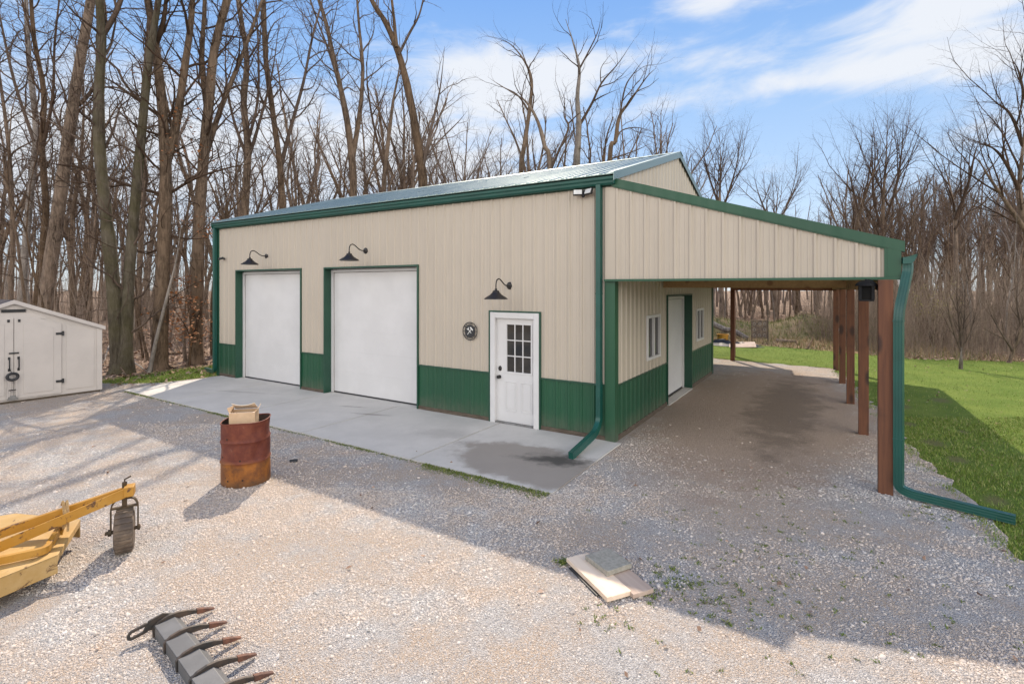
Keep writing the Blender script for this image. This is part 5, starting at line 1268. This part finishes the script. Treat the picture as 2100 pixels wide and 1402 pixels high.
# ------------------------------------------------------------------ tooth bar of a bucket
ro = Vector((-2.58, 3.72, .012)); ra = math.atan2(-.655, .756)
rk = tag(empty('tooth_bar', ro, ra), 'black steel bucket tooth bar with rusty tips lying on the gravel', 'tooth bar')
m = MB(); bay = .2555
for k in range(6):
    x0, x1 = k*bay+.014, (k+1)*bay-.014
    m = MB(); PQ = [(-.012, .088), (.112, .094), (.155, .060), (.153, .052), (.110, .083), (-.006, .078)]
    m.prism(PQ, lambda p, t: (t, p[0], p[1]), x0, x1); m.prism([(-.012, .087), (-.0065, .077), (.0, .0), (-.010, .0)], lambda p, t: (t, p[0], p[1]), x0, x1)
    m.build('plate', MT['rake'], rk, bevel=.004)
for k in range(7):
    x = k*bay; P = [(-.02, .0), (-.022, .075), (.02, .105), (.08, .116), (.14, .112), (.20, .096), (.28, .062), (.28, .040), (.20, .058), (.14, .064), (.09, .05), (.06, .0)]
    m = MB(); m.prism(P, lambda p, t: (t, p[0], p[1]), x-.0105, x+.0105); tt = m.build('tooth', MT['rakedark'], rk, bevel=.003)
    m = MB(); m.prism([(.262, .076), (.31, .060), (.388, .026), (.384, .019), (.31, .026), (.262, .036)], lambda p, t: (t, p[0], p[1]), x-.0155, x+.0155); m.build('tooth_tip', MT['rusttip'], tt, bevel=.004)
m = MB(); sl_ = [(-.01, .04), (-.01, .125), (-.16, .105), (-.235, .085), (-.252, .06), (-.235, .038), (-.16, .042)]
def slot(m, x0, x1):
    cx, r1, r2 = (-.06, -.135), .034, .015; out, inn = [], []
    for i in range(9): a = math.pi/2+math.pi*i/8; out.append((cx[1]+r1*math.cos(a), r1*math.sin(a))); inn.append((cx[1]+r2*math.cos(a), r2*math.sin(a)))
    for i in range(9): a = -math.pi/2+math.pi*i/8; out.append((cx[0]+r1*math.cos(a), r1*math.sin(a))); inn.append((cx[0]+r2*math.cos(a), r2*math.sin(a)))
    n = len(out); f = lambda p, t: (t, p[0], .075-.02+p[1]+(.03*(p[0]+.25)/.25))
    vs = [f(p, x0) for p in out]+[f(p, x0) for p in inn]+[f(p, x1) for p in out]+[f(p, x1) for p in inn]; fs = []
    for i in range(n):
        j = (i+1) % n; fs += [(i, n+i, n+j, j), (2*n+i, 2*n+j, 3*n+j, 3*n+i), (i, j, 2*n+j, 2*n+i), (n+i, 3*n+i, 3*n+j, n+j)]
    m.add(vs, fs)
m = MB(); slot(m, -.030, -.0135); m.prism([(-.075, .06), (.10, .02), (.12, .10), (.05, .135), (-.04, .12)], lambda p, t: (t, p[0], p[1]), -.0295, -.0134); m.build('slotted_end', MT['rakedark'], rk, bevel=.002)

# ------------------------------------------------------------------ boards and paver
def plank(name, label, cat, c, rz, lx, ly, z0, z1, mat, tilt=0, group=None):
    m = MB(); m.box(-lx/2, lx/2, -ly/2, ly/2, 0, z1-z0)
    o = m.build(name, mat, None, bevel=.004); o.location = (c[0], c[1], z0); o.rotation_euler = (0, tilt, rz); tag(o, label, cat, group); return o
bz_ = math.atan2(-.60, .26)
plank('rubber_strip', 'dark rubber strip under the longer pale board', 'strip', (.655, 4.42), bz_, .46, .12, .014, .026, MT['black'])
plank('board', 'longer pale board, sunlit, on the gravel under the paver', 'board', (.735, 4.44), bz_, .66, .235, .028, .066, MT['board'])
plank('board', 'shorter greyish board beside the longer pale board', 'board', (.965, 4.42), bz_+.02, .52, .205, .024, .060, MT['plank'])
plank('paver', 'square grey concrete paver lying across the two boards', 'paver', (.858, 4.585), bz_+.10, .31, .275, .068, .112, MT['paver'])

# ------------------------------------------------------------------ odds and ends behind the carport
def gpt(px, py, z=0.): d = (CAM_H-z)*FPX/(py-HY); return Vector(((px-CX)/FPX*d, d, z))
p = gpt(1482, 702); t = tag(empty('bucket', p), 'yellow bucket lying in the dry grass left of the thin rear post', 'bucket')
m = MB(); m.lathe([(0, .0), (.21, .0), (.25, .36), (.262, .36), (.262, .385), (.235, .385), (.20, .02), (0, .02)], 24); m.build('bucket_body', MT['yellow'], t, True)
m = MB(); m.tube([(.25*math.cos(a), .25*math.sin(a), .33-.25*math.sin(a*1)*0-.12*math.sin(a)) for a in [math.pi*i/10 for i in range(11)]], .006, 6); m.build('handle', MT['steel'], t)
p = gpt(1530, 714); r_ = random.Random(5)
def tarp(name, label, c, rx, ry, h, mat, seed, rz):
    g = random.Random(seed); n = 14; vs, fs = [], []
    for i in range(n+1):
        for j in range(n+1):
            u, v = i/n*2-1, j/n*2-1; k = (1+.18*math.sin(5*math.atan2(v, u)+seed))
            vs.append((u*rx*k, v*ry*k, max(.015, h*(1-max(abs(u), abs(v)))*1.6*(.4+g.random()))))
    for i in range(n):
        for j in range(n): a = i*(n+1)+j; fs.append((a, a+n+1, a+n+2, a+1))
    m = MB(); m.add(vs, fs); o = m.build(name, mat, None, True); o.location = c; o.rotation_euler = (0, 0, rz); return tag(o, label, 'tarp')
tarp('tarp', 'crumpled black plastic sheet lying on the lawn edge behind the carport', Vector((9.35, 22.3, 0)), 1.25, .5, .16, MT['black'], 3, -.5)
m = MB(); m.box(-.52, .52, -.34, .34, .0, .035); o = m.build('panel', MT['plank'], None, bevel=.004); o.location = (9.75, 21.75, .07); o.rotation_euler = (.22, -.05, -.35); tag(o, 'pale flat panel resting on the black plastic sheet behind the carport', 'panel')
# target board on a post
p = at(1557, 700, 23.6); t = tag(empty('target_board', (p.x, p.y, 0)), 'dark square board with white ring marks standing before the weedy bank', 'board')
m = MB(); m.box(-.36, .36, -.02, .02, .18, 1.0); m.build('board_panel', MT['tyre'], t)
for i, (x, z) in enumerate([(-.24, .84), (-.24, .58), (-.24, .32), (0, .32), (.24, .32), (.24, .58), (.24, .84), (.02, .84)]):
    m = MB(); annulus(m, .05, .064, -.026, -.0205, n=20); 
    for k in range(len(m.v)): m.v[k] = (m.v[k][0]+x, m.v[k][1], m.v[k][2]+z)
    m.build('ring_mark', MT['steel'], t)
m = MB(); m.box(.38, .42, -.02, .02, -.1, 1.75); m.build('stake', MT['skirt'], t); m = MB(); m.box(-.34, -.30, .021, .05, -.1, .7); m.build('stake', MT['skirt'], t)
# marker pipe
p = gpt(1719, 700); t = tag(empty('marker_pipe', p), 'white plastic pipe with a dark band standing near the rear carport posts', 'pipe')
m = MB(); m.tube([(0, 0, -.1), (0, 0, .62)], .055, 14); m.build('pipe', MT['white'], t, True); m = MB(); m.tube([(0, 0, .33), (0, 0, .38)], .06, 14); m.build('band', MT['black'], t)
# leaning log, stumps, sticks
def log(name, label, a, b, r0, r1, seed, cat='log', mat='bark', n=7, group=None):
    g = random.Random(seed); P = [a.lerp(b, i/n)+Vector((g.gauss(0, r0*.25), g.gauss(0, r0*.25), g.gauss(0, r0*.2))) for i in range(n+1)]
    m = MB(); m.tube([p-a for p in P], 1., 9, scale=[(r0+(r1-r0)*i/n)*g.uniform(.9, 1.1) for i in range(n+1)])
    o = m.build(name, MT[mat], None, True); o.location = a; return tag(o, label, cat, group)
log('log', 'long fallen trunk leaning down the weedy bank seen past the thin rear post', Vector((9.6, 26.6, 1.0)), Vector((11.2, 24.4, .08)), .17, .12, 1, mat='barkpale')
log('log', 'short dark log lying in the dry grass right of the ring-marked board', gpt(1590, 702)+Vector((0, 0, .1)), gpt(1632, 706)+Vector((0, 0, .12)), .10, .07, 2)
log('branch', 'bent grey branch sticking up from the dry grass near the rear carport posts', gpt(1655, 716), gpt(1668, 706)+Vector((0, 0, .35)), .05, .02, 3, 'branch')
for k, (a, b, h, lab) in enumerate([((228, 752), (262, 776), .45, 'broken branch propped on the foot of the mossy twin trunks'), ((262, 742), (300, 762), .12, 'grey stick lying between the mossy twin trunks and the oak'), ((345, 735), (420, 722), .16, 'long dead branch on the leaves right of the knotted oak'), ((225, 720), (212, 745), .25, 'stick leaning behind the storage shed corner'), ((350, 700), (372, 728), .5, 'bare broken limb leaning right of the knotted oak'), ((60, 700), (150, 712), .2, 'long fallen branch behind the storage shed')]):
    A, B = gpt(*a), gpt(*b); A.z = h; B.z = .03
    log('branch', lab, A, B, .035, .018, 10+k, 'branch', 'barkpale' if k % 2 else 'bark', group='fallen branches at the wood edge')
# small scraps in the yard
m = MB(); m.box(-.055, .055, -.035, .035, 0, .025); o = m.build('rubber_scrap', MT['black'], None, bevel=.01); o.location = gpt(602, 946, .012); o.rotation_euler = (0.1, 0.05, .4); tag(o, 'small black rubber scrap on the gravel beside the barrel', 'scrap')
# spring bush with yellow-green buds
p = at(1915, 690, 21.6); g = random.Random(8); B = []
root = tag(empty('bush', (p.x, p.y, -.03)), 'slender bush with yellow-green buds in the brush right of the downspout', 'bush')
for k in range(16):
    q = polyline(g, (g.gauss(0, .15), g.gauss(0, .15), 0), (g.gauss(0, .22), g.gauss(0, .22), 1), g.uniform(1.6, 2.9), 6, .1, .02); B.append((q, [.014*(1-.12*i) for i in range(7)], 4))
link('stems', mesh_np('stems', *tubes(B), MT['twig'], True), root)
L_ = np.array([[a+g.gauss(0, .12) for a in q[i]] for q, _, _ in B for i in (3, 4, 5, 6) for _k in range(14) if q[i][2] > 1.2])
MT['bud'] = island_mat('spring_leaves', [(0, (.20, .20, .03)), (1, (.34, .31, .07))], .7)
link('leaves', mesh_np('leaves', *leaves(L_, .02, .038, 9), MT['bud']), root)
# a few stray dead leaves on the yard and the lawn
q = np.concatenate([scatter([(-5, 3), (4.5, 3), (6.2, 8), (-7, 9)], 90, 91), scatter([(6, 7), (14, 7), (17, 16), (11, 17)], 160, 92)])
q = np.concatenate([q, np.full((len(q), 1), .024)], 1)
tag(link('leaves', mesh_np('leaves', *leaves(q, .018, .036, 93, .012), MT['litter'])), 'stray brown leaves scattered over the gravel and the lawn', 'leaves', kind='stuff')
